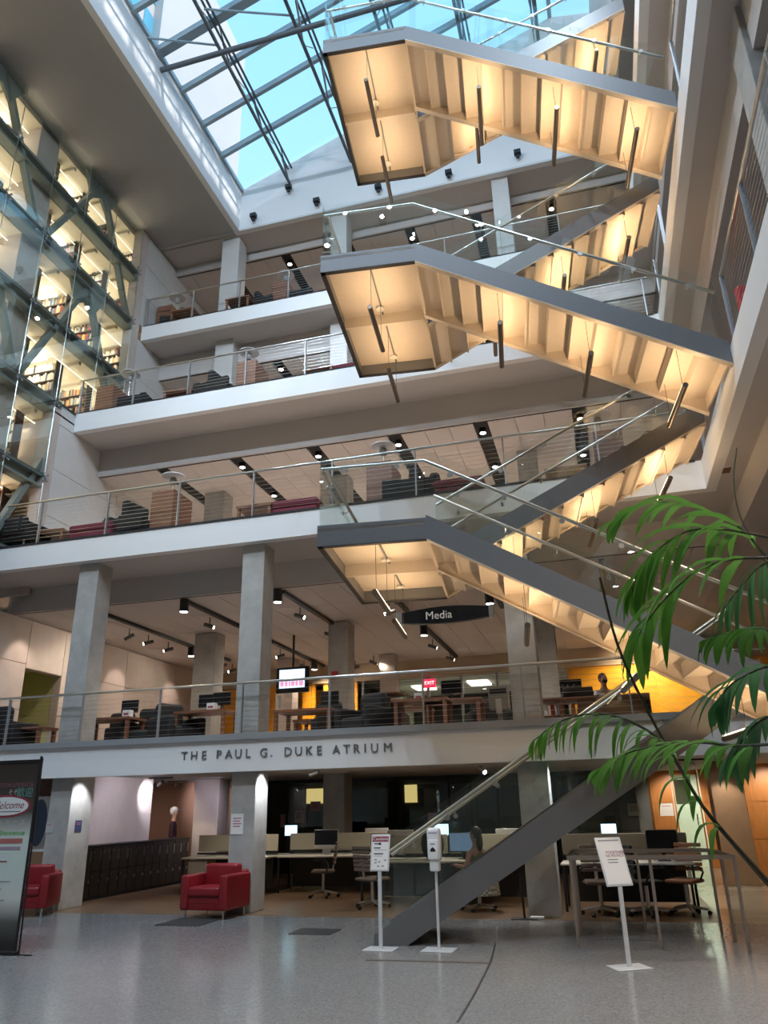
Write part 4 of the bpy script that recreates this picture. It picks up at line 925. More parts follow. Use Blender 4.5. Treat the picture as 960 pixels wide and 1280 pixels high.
# ================================================================ GROUND FLOOR
def club(label, x, y, rz):
    o = tag(empty('club_armchair', (x, y, 0), rz), label, 'chair', 'red leather club armchairs')
    MB().rbox(-.36, .36, -.36, .30, .13, .36, .02).obj('base', REDL, parent=o)
    MB().rbox(-.30, .30, -.40, .22, .33, .48, .045, 4).obj('seat_cushion', REDL, parent=o)
    MB().rbox(-.31, .31, .12, .34, .38, .80, .05, 4).obj('back_cushion', REDL, parent=o)
    MB().rbox(-.40, .40, .28, .42, .13, .70, .035).obj('backrest', REDL, parent=o)
    for sx in (-1, 1):
        MB().rbox(sx*.37-.075, sx*.37+.075, -.40, .40, .13, .66, .04, 4).obj('armrest', REDL, parent=o)
        for sy in (-.33, .33): MB().tube([(sx*.36, sy, 0), (sx*.36, sy, .14)], .016, 8).obj('leg', STEEL, parent=o)
    for z in (.245,): MB().tube([(-.29, -.363, z), (.29, -.363, z)], .005, 6).obj('seam', REDL, parent=o)
    return o
club('red leather club armchair in front of the middle column', -6.62, 12.95, -.08)
club('red leather club armchair half hidden behind the welcome banner', -10.2, 12.78, .35)
for i, (x, y, w_, d_) in enumerate(((-6.72, 12.3, .75, .85), (-4.32, 11.58, .62, .52))):
    o = tag(MB().rbox(x-w_/2, x+w_/2, y-d_/2, y+d_/2, 0, .012, .005, 1).obj('floor_mat', mat('dark grille', (.05, .05, .05), .6)), ['dark floor grille in front of the red armchair', 'small dark floor grille out on the terrazzo'][i], 'grille')
# lockers
LK = mat('dark locker steel', (.035, .028, .022), .35, .3)
lk = None; NL = 14; LW = (18.8-14.2)/NL
for i in range(NL):
    y = 14.2+i*LW
    if lk is None:
        lk = empty('locker'); MB().box(-.4, 0, .003, LW-.003, .06, 1.0).obj('body', LK, parent=lk); MB().box(-.38, -.02, 0, LW, 0, .06).obj('plinth', BLACKM, parent=lk)
        for z0, z1 in ((.08, .52), (.54, .98)):
            d = MB().box(.001, .016, .012, LW-.012, z0, z1).obj('door', LK, parent=lk)
            MB().box(.016, .035, LW-.07, LW-.045, z1-.26 if z0 > .3 else z1-.2, z1-.06 if z0 > .3 else z1-.14).obj('handle', STEEL, parent=d)
            MB().box(.016, .019, .06, .085, z1-.09, z1-.075).obj('number_plate', GREYM, parent=d)
        o = lk
    else: o = copy_tree(lk)
    o.location = (-10.45, y, 0)
    tag(o, 'narrow dark two-door locker, %s of the row counted from the front' % ['first','second','third','fourth','fifth','sixth','seventh','eighth','ninth','tenth','eleventh','twelfth','thirteenth','last'][i], 'locker', 'dark lockers')
tag(MB().box(-10.87, -10.42, 14.18, 18.83, 1.0, 1.03).obj('counter_board', BLACK), 'long black top board lying over the row of lockers', 'board')
# notices
def notice(x, y, z, w_, h, label, nrm='y', mm=PAPER, ink=(.45, .15, .2), lines=4):
    o = tag(empty('notice', (x, y, z), 0 if nrm == 'y' else math.pi/2), label, 'notice', 'notices on columns and walls')
    MB().box(-w_/2, w_/2, -.004, 0, -h/2, h/2).obj('sheet', mm, parent=o)
    for i in range(lines):
        zz = h*.28-i*h*.13
        MB().box(-w_*.33, w_*(.34-.1*(i % 2)), -.0055, -.004, zz-h*.03, zz+h*.02).obj('print_line', mat('notice ink', ink, .7), parent=o)
    return o
notice(-6.5, 13.395, 1.42, .24, .34, 'white notice with red print on the middle column')
notice(-10.42, 13.395, 1.42, .17, .2, 'grey accessibility notice on the leftmost column', mm=mat('grey sheet', (.45, .46, .46), .6), ink=(.03, .03, .03), lines=2)
notice(-10.012, 13.7, 1.43, .2, .2, 'small dark blue plate on the lit side of the leftmost column', nrm='x', mm=mat('navy plate', (.05, .06, .14), .4), ink=(.6, .6, .7), lines=2)
p = atY(515+0, 1010, BY-.1); notice(p.x-3.3, BY-.010, 1.45, .26, .34, 'pale notice on the dark glass left of the bright window')
p = atY(393, 1008, BY-.1); notice(p.x, BY-.010, p.z, .3, .26, 'pinkish notice under the yellow window', mm=mat('pink sheet', (.45, .36, .38), .7))
p = atY(354, 1026, BY-.1); notice(p.x, BY-.010, p.z, .24, .34, 'reddish notice on the dark glass above the black monitor', mm=mat('pink sheet', (.45, .36, .38), .7))
p = atY(540, 1024, BY-.1); notice(p.x, BY-.010, p.z, .26, .32, 'reddish notice behind the sanitizer dispenser', mm=mat('pink sheet', (.45, .36, .38), .7))
p = atY(792, 1012, 22.5); notice(p.x, 22.498, p.z, .3, .3, 'white notice on the bluish concrete wall under the stairs')
p = atY(833, 1012, 23.4); notice(p.x, 23.4, p.z, .35, .32, 'white sheet on the orange door', lines=1, ink=(.7, .7, .72))
# lit windows seen in the dark glass wall
for i, (x0, y0, x1, y1) in enumerate(((381, 986, 405, 1004), (504, 981, 520, 1003))):
    a, b = atY(x0, y0, 23.8), atY(x1, y1, 23.8)
    tag(MB().box(a.x, b.x, 23.95, 23.998, b.z, a.z).obj('lit_window', emis('lit yellow window', (1, .72, .28), 1.1)), ['square yellow lit window in the dark back wall', 'second narrow yellow window behind the stair glass'][i], 'window')
# computer desks
def desk(name, label, x0, x1, yf, d_, h=.72, panel=True, grp='computer desks'):
    o = tag(empty(name, ((x0+x1)/2, yf+d_/2, 0)), label, 'desk', grp); w_ = (x1-x0)/2
    MB().rbox(-w_, w_, -d_/2, d_/2, h-.035, h, .008, 1).obj('desktop', CREAM, parent=o)
    n = max(1, round(w_*2/1.6))
    for i in range(n+1):
        x = -w_+.04+(2*w_-.08)*i/n
        for sy in (-1, 1): MB().box(x-.02, x+.02, sy*(d_/2-.04)-.02, sy*(d_/2-.04)+.02, 0, h-.035).obj('leg', BLACK, parent=o)
    if panel:
        dm = 0 if d_ > 1.2 else d_/2
        MB().box(-w_+.1, w_-.1, dm-.08, dm-.05, .08, h-.06).obj('modesty_panel', mat('dark fabric panel', (.06, .06, .06), .9), parent=o)
        for i in range(n): 
            a = -w_+2*w_*i/n; MB().rbox(a+.01, a+2*w_/n-.01, dm-.03, dm+.0, h+.08, h+.42, .01, 1).obj('privacy_panel', mat('beige privacy panel', (.36, .33, .26), .8), parent=o)
        MB().box(-w_, w_, dm-.05, dm-.035, h+.02, h+.06).obj('cable_rail', BLACK, parent=o)
    return o
desk('computer_desk', 'cream desk between the lockers and the middle column', -9.1, -7.15, 16.1, 1.5)
desk('computer_desk', 'long cream desk with black monitor behind the red armchair', -7.05, -4.75, 16.5, 1.5)
desk('computer_desk', 'near cream desk seen through the stair glass with a seated person', -4.65, -1.55, 14.75, 1.5)
desk('computer_desk', 'cream desk inside the steel barrier on the right', -.95, 1.15, 14.1, .8)
o = tag(empty('cabinet', (-8.75, 16.3, 0)), 'small cream pedestal cabinet under the left desk', 'cabinet'); MB().box(-.22, .22, -.1, .3, .3, .66).obj('body', CREAM, parent=o); MB().box(-.2, .2, -.12, -.1, .32, .64).obj('door', CREAM, parent=o)
def imac(x, y, z, rz, label, back=True):
    o = tag(empty('computer', (x, y, z), rz), label, 'computer', 'desktop computers')
    MB().rbox(-.27, .27, -.015, .015, .12, .50, .014).obj('housing', mat('aluminium shell', (.55, .54, .52), .35, .3), parent=o)
    MB().box(-.262, .262, -.0165, -.0145, .195, .49).obj('screen', mat('dark screen', (.01, .01, .012), .15), parent=o)
    m = MB(); m.box(-.09, .09, .015, .02, .0, .2); m.box(-.09, .09, -.09, .09, 0, .01); m.obj('stand', STEEL, parent=o)
    m = MB(); m.disc((0, .0165, .33), (0, 1, 0), .02, .003, 10); m.disc((.004, .0165, .358), (0, 1, 0), .006, .003, 8); m.obj('emblem', BLACK, parent=o)
    m = MB(); m.disc((0, -.0165, .155), (0, 1, 0), .009, .003, 8); m.obj('front_emblem', BLACK, parent=o)
    return o
imac(-8.15, 17.05, .72, math.pi, 'silver computer seen from behind on the left desk')
imac(-6.05, 16.85, .72, 0, 'computer with a large black screen on the long desk')
imac(-5.1, 17.5, .72, math.pi, 'silver computer seen from behind at the right end of the long desk')
imac(-4.1, 15.75, .72, math.pi, 'silver computer seen from behind beside the caution sign')
imac(-1.95, 15.75, .72, math.pi, 'silver computer seen from behind right of the seated person')
place(tag(monitor(.55, .34, screen=emis('blue screen', (.25, .4, .6), .25)), 'monitor with a dim blue screen in front of the seated person', 'monitor'), -2.75, 15.2, .72)
place(tag(monitor(.5, .36), 'black monitor on the desk inside the steel barrier', 'monitor'), .72, 14.55, .72)
for i, (x, y, yy) in enumerate(((364, 1038, 17.3), (552, 1037, 16.5), (761, 1037, 17.0))):
    p = atY(x, y, yy); o = tag(empty('display', (p.x, yy, p.z)), ['small glowing screen on a pole behind the long desk', 'small glowing screen behind the sanitizer dispenser', 'small glowing screen above the white sign on the right'][i], 'screen')
    MB().rbox(-.16, .16, -.01, .02, -.12, .12, .01).obj('frame', BLACK, parent=o); MB().box(-.145, .145, -.013, -.01, -.105, .105).obj('screen', emis('glowing screen', (.5, .85, 1), 1.6), parent=o); MB().tube([(0, .02, -.12), (0, .02, -p.z)], .015, 6).obj('pole', BLACK, parent=o)
# papers on near desk
for i, (x, y) in enumerate(((-3.95, 14.95), (-2.2, 14.95))):
    tag(MB().rbox(x-.15, x+.15, y-.1, y+.1, .72, .76, .005, 1).obj('papers', PAPER), ['stack of papers near the left end of the near desk', 'small stack of papers beside the seated person'][i], 'papers')
def office_chair(x, y, rz, label, m_=None, z=0):
    o = tag(empty('office_chair', (x, y, z), rz), label, 'chair', 'office chairs'); m_ = m_ or mat('tan mesh seat', (.16, .12, .09), .7)
    MB().rbox(-.23, .23, -.23, .22, .44, .50, .03).obj('seat', m_, parent=o)
    m = MB(); 
    for i in range(6):
        a0, a1 = i/6, (i+1)/6
        m.rbox(-.22, .22, .20+.06*a0, .235+.06*a1, .60+.42*a0, .60+.42*a1-.012, .01, 1)
    stuff(m.obj('backrest', m_, parent=o)); MB().bar((0, .18, .45), (0, .25, .8), .05, .02).obj('back_support', STEEL, parent=o)
    MB().tube([(0, 0, .09), (0, 0, .44)], .03, 8).obj('column', STEEL, parent=o)
    for k in range(5):
        a = 2*math.pi*k/5+.3; c, s_ = math.cos(a), math.sin(a)
        l = MB().tube([(0, 0, .12), (.29*c, .29*s_, .075)], [.028, .016], 6).obj('leg', STEEL, parent=o); MB().disc((.3*c, .3*s_, .032), (-s_, c, 0), .032, .04, 10).obj('caster', BLACK, parent=l)
    for sx in (-1, 1): MB().tube([(sx*.2, .1, .46), (sx*.29, .06, .6), (sx*.28, -.02, .68), (sx*.28, -.18, .68)], .016, 6).obj('armrest', BLACK, parent=o)
    return o
office_chair(-5.75, 15.85, -1.3, 'office chair turned sideways in front of the long desk')
office_chair(-4.25, 14.25, 2.6, 'office chair left of the caution sign by the near desk')
office_chair(-.35, 13.75, .2, 'office chair inside the barrier left of the white sign')
office_chair(.95, 14.0, -.5, 'orange-tan office chair at the right end of the barrier', mat('orange tan seat', (.30, .13, .06), .6))
office_chair(.35, 13.75, 2.0, 'dark office chair in the middle of the barrier', DARKF)
# person helper ---------------------------------------------------------------
def skin(name, J, E_, m_, parent, root=0, sub=2):
    me = bpy.data.meshes.new(name); me.from_pydata([j[:3] for j in J], E_, []); me.materials.append(m_)
    o = link(bpy.data.objects.new(name, me), parent)
    md = o.modifiers.new('skin', 'SKIN'); md.use_smooth_shade = True
    lay = me.skin_vertices[0] if me.skin_vertices else None
    if lay is None: return o
    for i, j in enumerate(J):
        r = j[3]; lay.data[i].radius = r if isinstance(r, tuple) else (r, r)
        lay.data[i].use_root = (i == root)
    s_ = o.modifiers.new('sub', 'SUBSURF'); s_.levels = sub; s_.render_levels = sub
    return o
def blob(name, c, r, m_, parent, n=12):
    m = MB(); prof = [(math.cos(t)*1.0, math.sin(t)) for t in [(-math.pi/2)+math.pi*i/8 for i in range(9)]]
    m.M = Matrix.Translation(c) @ Matrix.Diagonal((r[0], r[1], r[2], 1)); m.lathe([(max(0, a), b) for a, b in prof], n=n); return m.obj(name, m_, parent=parent)
def person(label, x, y, z, rz, sit, top, bottom, hairm, arms_up=False, cap=None, mask=None, sleeves=True, long_hair=False):
    o = tag(empty('person', (x, y, z), rz), label, 'person'); hip = .46 if sit else .93; t = hip
    H = [(0, 0, t, (.14, .10)), (0, .0, t+.2, (.125, .09)), (0, .0, t+.4, (.155, .10)), (0, 0, t+.50, (.06, .055)), (0, -.01, t+.58, (.052, .055)), (0, -.025, t+.66, (.076, .09)), (0, -.02, t+.74, (.078, .095)), (0, -.01, t+.80, (.05, .06))]
    E_ = [(0, 1), (1, 2), (2, 3), (3, 4), (4, 5), (5, 6), (6, 7)]
    for s_ in (-1, 1):
        b = len(H)
        if sit: arm = [(s_*.18, 0, t+.44, .052), (s_*.24, -.06, t+.2, .042), (s_*.20, -.30, t+.22, .033), (s_*.17, -.36, t+.23, (.03, .018))]
        else: arm = [(s_*.19, 0, t+.44, .052), (s_*.25, .02, t+.16, .042), (s_*.25, -.06, t-.08, .033), (s_*.25, -.08, t-.15, (.03, .018))]
        H += arm; E_ += [(2, b), (b, b+1), (b+1, b+2), (b+2, b+3)]
        w_ = Vector(arm[3][:3]); f0 = len(H)
        for q in range(5):                                   # four fingers and a thumb
            dx = (q-1.5)*.016 if q < 4 else -s_*.035; L = (.055, .068, .064, .048, .04)[q]
            if sit: P = [(w_.x+dx, w_.y-.04, w_.z, .0085), (w_.x+dx*1.1, w_.y-.04-L*.6, w_.z-.005, .008), (w_.x+dx*1.1, w_.y-.04-L, w_.z-.02, .0065)]
            else: P = [(w_.x, w_.y+dx, w_.z-.04, .0085), (w_.x, w_.y+dx*1.1, w_.z-.04-L*.6, .008), (w_.x-s_*.015, w_.y+dx*1.1-.01, w_.z-.04-L, .0065)]
            b2 = len(H); H += P; E_ += [(b+3, b2), (b2, b2+1), (b2+1, b2+2)]
        b = len(H)
        if sit: leg = [(s_*.1, -.05, t-.02, .08), (s_*.12, -.42, t-.02, .06), (s_*.12, -.40, t-.26, .05), (s_*.12, -.42, t-.44, .035), (s_*.12, -.55, t-.46, (.035, .025))]
        else: leg = [(s_*.1, 0, t-.05, .085), (s_*.11, -.01, t-.44, .058), (s_*.11, .02, t-.68, .05), (s_*.11, .02, t-.86, .035), (s_*.12, -.12, t-.90, (.035, .022))]
        H += leg; E_ += [(0, b), (b, b+1), (b+1, b+2), (b+2, b+3), (b+3, b+4)]
    skin('body', H, E_, SKIN, o)
    # clothes
    C = [(0, 0, t-.03, (.155, .115)), (0, 0, t+.2, (.145, .108)), (0, 0, t+.40, (.172, .115)), (0, 0, t+.485, (.075, .07))]; EC = [(0, 1), (1, 2), (2, 3)]
    if sleeves:
        for s_ in (-1, 1):
            b = len(C)
            C += ([(s_*.18, 0, t+.44, .066), (s_*.24, -.06, t+.2, .055), (s_*.20, -.27, t+.22, .043)] if sit else [(s_*.19, 0, t+.44, .066), (s_*.25, .02, t+.16, .055), (s_*.25, -.05, t-.05, .043)]); EC += [(2, b), (b, b+1), (b+1, b+2)]
    skin('top', C, EC, top, o)
    C = [(0, 0, t+.02, (.15, .12))]; EC = []
    for s_ in (-1, 1):
        b = len(C)
        C += ([(s_*.1, -.05, t-.02, .095), (s_*.12, -.42, t-.02, .075), (s_*.12, -.40, t-.26, .062), (s_*.12, -.41, t-.42, .05)] if sit else [(s_*.1, 0, t-.05, .1), (s_*.11, -.01, t-.44, .075), (s_*.11, .02, t-.68, .066), (s_*.11, .02, t-.85, .055)]); EC += [(0, b), (b, b+1), (b+1, b+2), (b+2, b+3)]
    skin('trousers', C, EC, bottom, o)
    hz = t+.72
    blob('hair', (0, .012, hz+.015), (.088, .100, .110), hairm, o)
    if long_hair: blob('hair_back', (0, .075, hz-.12), (.075, .045, .16), hairm, o)
    blob('face', (0, -.04, hz-.02), (.068, .078, .092), SKIN, o); blob('nose', (0, -.118, hz-.03), (.012, .016, .02), SKIN, o)
    for s_ in (-1, 1): blob('eye', (s_*.028, -.108, hz-.0), (.012, .008, .007), BLACK, o, 8); blob('ear', (s_*.078, -.0, hz-.02), (.012, .02, .03), SKIN, o, 8)
    MB().rbox(-.022, .022, -.117, -.11, hz-.068, hz-.06, .003, 1).obj('mouth', mat('lips', (.3, .1, .09), .6), parent=o)
    if mask: blob('face_mask', (0, -.062, hz-.052), (.062, .066, .05), mask, o)
    if cap: blob('cap', (0, .0, hz+.045), (.095, .105, .08), cap, o); MB().rbox(-.07, .07, -.19, -.08, hz+.035, hz+.05, .01).obj('cap_brim', cap, parent=o)
    return o
person('person in dark maroon top and white cap standing beyond the lockers', -11.0, 18.95, 0, 2.0, False, mat('dark maroon cloth', (.03, .006, .012), .9), DARKF, mat('white cap cloth', (.55, .55, .55), .8), cap=mat('white cap cloth', (.55, .55, .55), .8))
pr = person('person in olive sleeveless top with dark hair sitting at the near desk', -2.35, 14.2, 0, -2.1, True, mat('olive cloth', (.13, .13, .05), .9), mat('dark grey trousers', (.05, .05, .055), .9), HAIR, sleeves=False, long_hair=True)
o = office_chair(-2.35, 14.2, -2.1, 'low office chair under the person in olive', DARKF); o.scale = (1, 1, .74)
# plaid shirt tied round the waist
m = MB(); m.M = Matrix.Translation((-2.25, 14.15, 0)); 
m.lathe([(.16, .72), (.20, .6), (.25, .42), (.27, .24)], n=18)
sh = mat('grey plaid shirt', (.30, .29, .24), .9); t = sh.node_tree; c = t.nodes.new('ShaderNodeTexCoord'); ck = t.nodes.new('ShaderNodeTexChecker'); ck.inputs['Scale'].default_value = 26; ck.inputs['Color1'].default_value = (.16, .16, .13, 1); ck.inputs['Color2'].default_value = (.42, .40, .33, 1)
t.links.new(c.outputs['Object'], ck.inputs['Vector']); t.links.new(ck.outputs[0], t.nodes['Principled BSDF'].inputs['Base Color'])
tag(m.obj('draped_shirt', sh), 'pale plaid shirt hanging over the chair of the seated person', 'shirt')
p = atY(753, 845, 16.6); person('masked person with dark hair reading at the service desk upstairs', p.x, 16.6, Z2, .5, True, mat('pale blue-white shirt', (.50, .50, .52), .8), DARKF, HAIR, mask=BLACKM)
o = tub(DARKF); place(o, p.x, 16.62, Z2, .5); tag(o, 'dark chair of the masked reader', 'chair')
# dark dome behind sign: chair back
blob('chair_dome', (0, 0, 0), (.22, .2, .28), DARKF, None); o = bpy.data.objects['chair_dome']; o.name = 'chair_back'; o.location = (-3.3, 15.0, .99); tag(o, 'dark rounded chair back above the near desk', 'chair_back')
# sign stands
def sign_stand(x, y, rz, label, w_, h, zt, kind, tilt=0):
    o = tag(empty('sign_stand', (x, y, 0), rz), label, 'sign', 'floor sign stands'); wm = mat('white stand metal', (.62, .63, .64), .4)
    MB().rbox(-.20, .20, -.15, .15, 0, .012, .006, 1).obj('base', wm, parent=o); MB().box(-.022, .022, -.012, .012, .01, zt-h).obj('pole', wm, parent=o)
    f = empty('x'); f.name = 'sign_frame'; bpy.data.objects.remove(f)
    m = MB(); m.M = Matrix.Translation((0, 0, zt-h)) @ Matrix.Rotation(tilt, 4, 'X'); m.rbox(-w_/2, w_/2, -.02, .0, 0, h, .008, 2); fr = m.obj('frame', wm, parent=o)
    def plate(nm, x0, x1, z0, z1, mm, lift=.0225):
        k = MB(); k.M = Matrix.Translation((0, 0, zt-h)) @ Matrix.Rotation(tilt, 4, 'X'); k.box(x0, x1, -lift, -.019, z0, z1); return k.obj(nm, mm, parent=fr)
    plate('poster', -w_/2+.02, w_/2-.02, .02, h-.02, PAPER, .0215)
    def line(body, x_, z_, size, mm, al='LEFT'):
        t_ = text('poster_text', body, size, mm, fr, .0004, al); t_.matrix_basis = Matrix.Translation((0, 0, zt-h)) @ Matrix.Rotation(tilt, 4, 'X') @ Matrix.Translation((x_, -.0235, z_)) @ Matrix.Rotation(math.pi/2, 4, 'X')
    INK = mat('sign ink', (.03, .03, .04), .7); MR = mat('sign maroon', (.28, .03, .06), .7)
    if kind == 'c':
        plate('header_band', -w_/2+.02, w_/2-.02, h-.09, h-.025, MR); line('Cautions', 0, h-.055, .058, PAPER, 'CENTER')
        for i, (z_, ww, hh) in enumerate(((h-.115, .07, .014), (h-.165, .09, .014), (h-.19, .18, .006), (h-.235, .13, .014), (h-.262, .12, .006))): plate('print_line', -w_/2+.045, -w_/2+.045+ww, z_-hh/2, z_+hh/2, INK if hh > .01 else mat('grey ink', (.3, .3, .3), .7))
        plate('pictogram', -.02, .01, h-.13, h-.1, INK)
        for x_, z_ in ((-.07, .09), (-.07, .125), (-.02, .1), (.06, .12), (-.03, .05), (.03, .05)): plate('pictogram', x_, x_+.03, z_, z_+.018, mat('pictogram ink', (.32, .28, .27), .7))
    else:
        plate('print_band', -w_/2+.03, w_/2-.03, h-.045, h-.03, mat('grey ink', (.3, .3, .3), .7))
        line('TOGETHER', -.075, h-.17, .045, MR); line('WE PROTECT', -.08, h-.207, .036, MR)
        for z_, ww in ((h-.245, .13), (h-.275, .12)): plate('print_line', -.07, -.07+ww, z_-.006, z_+.006, mat('grey ink', (.3, .3, .3), .7))
    return o
p, q = atY(463, 1045, 10.33), atY(489, 1090, 10.33)
sign_stand(-2.98, 10.33, -.08, 'white floor stand with a maroon-headed caution poster left of the stair foot', .26, .44, 1.32, 'c', tilt=-.2)
sign_stand(-.03, 9.63, .5, 'white floor stand with red capitals in front of the steel barrier', .32, .52, 1.30, 't', tilt=-.35)
# sanitizer
o = tag(empty('sanitizer_stand', (-2.25, 10.37, 0), -.05), 'white touchless hand sanitizer dispenser on a floor pole', 'dispenser')
wm = mat('white stand metal', (.62, .63, .64), .4)
MB().rbox(-.20, .20, -.16, .16, 0, .012, .006, 1).obj('base', wm, parent=o); MB().tube([(0, 0, .01), (0, 0, .95)], .018, 10).obj('pole', wm, parent=o)
MB().rbox(-.085, .085, -.10, .04, 1.0, 1.39, .045, 5).obj('housing', PLAST, parent=o); MB().rbox(-.06, .06, -.09, .03, .88, 1.02, .02, 3).obj('drip_tray', PLAST, parent=o)
MB().rbox(-.065, .065, -.115, -.09, 1.02, 1.25, .012, 3).obj('front_cover', mat('lighter plastic', (.85, .86, .88), .3), parent=o)
m = MB(); m.add([(-.035, -.117, 1.11), (.035, -.117, 1.11), (.03, -.117, 1.14), (0, -.117, 1.165), (-.03, -.117, 1.14)], [(0, 1, 2, 3, 4)]); m.obj('sensor_mark', BLACK, parent=o)
MB().box(-.03, .03, -.118, -.115, 1.195, 1.205).obj('emblem', mat('purple print', (.15, .1, .3), .6), parent=o); MB().box(-.055, .055, -.103, -.099, 1.325, 1.333).obj('print', mat('purple print', (.15, .1, .3), .6), parent=o)
# welcome banner
bm = mat('banner print', (.5, .5, .5), .6); t = bm.node_tree; c = t.nodes.new('ShaderNodeTexCoord'); sp = t.nodes.new('ShaderNodeSeparateXYZ'); rp = t.nodes.new('ShaderNodeValToRGB'); mr = t.nodes.new('ShaderNodeMath'); mr.operation = 'DIVIDE'; mr.inputs[1].default_value = 2.35
t.links.new(c.outputs['Object'], sp.inputs[0]); t.links.new(sp.outputs['Z'], mr.inputs[0]); t.links.new(mr.outputs[0], rp.inputs[0]); t.links.new(rp.outputs[0], t.nodes['Principled BSDF'].inputs['Base Color'])
e = rp.color_ramp.elements; e[0].position = .06; e[0].color = (.025, .022, .02, 1); e[1].position = .95; e[1].color = (.035, .022, .018, 1)
for pz, cc in ((.16, (.10, .10, .09)), (.27, (.62, .64, .60)), (.42, (.55, .66, .62)), (.58, (.60, .68, .64)), (.64, (.42, .42, .40)), (.72, (.06, .07, .045)), (.8, (.05, .04, .035))):
    x_ = e.new(pz); x_.color = (*cc, 1)
o = tag(empty('banner_stand', (-7.97, 9.28, 0), 0), 'tall roll-up welcome banner at the left edge with black frame', 'banner')
MB().box(-.46, .46, -.004, .0, .04, 2.33).obj('banner_sheet', bm, parent=o)
m = MB(); m.box(-.48, .5, -.012, .012, 2.32, 2.36); m.box(.46, .485, -.01, .01, .05, 2.40); m.obj('frame', BLACK, parent=o)
MB().rbox(-.5, .5, -.05, .05, 0, .05, .02).obj('base', BLACK, parent=o)
MB().box(.38, .72, -.02, .02, 0, .012).obj('foot', BLACK, parent=o); MB().tube([(.5, .04, 0), (.47, .03, 2.38)], .012, 6).obj('pole', BLACK, parent=o)
def bt(s_, x_, z_, size, mm, sp_=1., shear=0, sx=1):
    t_ = text('banner_text', s_, size, mm, o, .0006, 'RIGHT', sp_, shear); t_.location = (x_, -.0075, z_); t_.rotation_euler = (math.pi/2, 0, 0); t_.scale = (sx, 1, 1)
def ink(n, c_): return mat(n, c_, .7)
bt('ПОЖАЛОВАТЬ', .42, 2.03, .075, ink('dusty pink ink', (.25, .10, .12))); bt('歓迎', .42, 1.93, .13, ink('teal ink', (.12, .30, .26))); bt('そそ', .18, 1.94, .08, ink('pale ink', (.45, .45, .42)))
k = MB(); n = 32
def ell(a, b, y_, cx=-.05, cz=1.765): return [(cx+a*math.cos(2*math.pi*i/n), y_, cz+b*math.sin(2*math.pi*i/n)) for i in range(n)]
k.add(ell(.42, .145, -.006, 0), [tuple(range(n))]); k.obj('oval_border', ink('maroon ink', (.25, .03, .05)), parent=o)
k = MB(); k.add(ell(.375, .118, -.0065, 0), [tuple(range(n))]); k.obj('oval', ink('oval white', (.72, .75, .74)), parent=o)
bt('Welcome', .30, 1.775, .135, ink('maroon ink', (.25, .03, .05)), 1.0, .25)
MB().box(-.1, .26, -.0075, -.0068, 1.69, 1.70).obj('small_print', ink('black ink', (.05, .05, .05)), parent=o)
bt('ようこそ', .38, 1.53, .12, ink('pale ink', (.45, .45, .42))); bt('Bienvenue', .38, 1.43, .095, ink('green ink', (.08, .40, .06)), 1.0, 0, 1.05)
MB().box(-.0, .36, -.0072, -.0065, 1.30, 1.36).obj('faded_word', ink('red ink', (.42, .14, .12)), parent=o); MB().box(.0, .34, -.0072, -.0065, 1.22, 1.26).obj('faded_word', ink('lilac ink', (.36, .26, .34)), parent=o)
for z_, x_ in ((1.08, .16), (1.0, -.05), (.93, .02), (.84, .26), (.75, .14), (.71, .05), (.62, .2), (.54, .02), (.42, .12)):
    MB().box(-.38, x_, -.0072, -.0065, z_-.007, z_+.007).obj('print_line', ink('maroon ink', (.25, .03, .05)) if z_ > 1.05 else ink('grey green ink', (.30, .34, .32)), parent=o)
# poster on easel left, behind the banner
o = tag(empty('poster_board', (-11.55, 14.3, 0)), 'pale poster on a wooden board left of the leftmost column', 'poster')
MB().box(-.5, .5, 0, .04, .0, .95).obj('board', WOODL, parent=o); MB().box(-.5, .5, -.01, .03, .95, 2.0).obj('sheet', PAPER, parent=o); k = MB(); k.add([(.15-.25*math.cos(a_)*.8, -.012, 1.5+.45*math.sin(a_)) for a_ in [2*math.pi*i/20 for i in range(20)]], [tuple(range(20))]); k.obj('blue_shape', mat('poster blue', (.10, .15, .26), .6), parent=o)
# steel barrier
BR = mat('bronze steel rail', (.46, .39, .33), .3, .8)
o = tag(empty('barrier_rail', (-.62, 10.8, 0)), 'rectangular steel barrier railing standing on the terrazzo at right', 'railing')
for a, b in (((0, 0), (1.95, 0)), ((0, 1.45), (1.82, 1.45)), ((0, 0), (0, 1.45)), ((1.95, 0), (1.82, 1.45))): MB().bar((*a, 1.0), (*b, 1.0), .045, .05).obj('top_rail', BR, parent=o)
for x, y in ((0.02, 0), (.98, 0), (1.95, 0), (0.0, .9), (.0, 1.45), (.86, 1.45), (1.89, .72), (1.82, 1.43)): MB().box(x-.018, x+.018, y-.018, y+.018, 0, .98).obj('post', BR, parent=o)
# black stanchion post
o = tag(empty('stanchion', (-1.5, 13.2, 0)), 'short black post with pale foot by the right column base', 'post'); MB().box(-.2, .2, -.12, .12, 0, .012).obj('base', BLACK, parent=o); MB().tube([(0, 0, .01), (-.04, .1, .62)], .018, 8).obj('pole', BLACK, parent=o)
o = tag(MB().rbox(-1.42, -1.2, 13.1, 13.2, 0, .05, .02).obj('cloth', PAPER), 'small white cloth lying at the foot of the black post', 'cloth')
# right: bench edge with dark rail
o = tag(empty('counter', (2.75, 12.4, 0)), 'cream counter end with dark rail at the right edge', 'counter'); MB().box(-.55, .4, -.3, .5, 0, .95).obj('body', CREAM, parent=o); MB().rbox(-.62, .45, -.36, .56, .95, 1.02, .02).obj('counter_top', BLACK, parent=o)
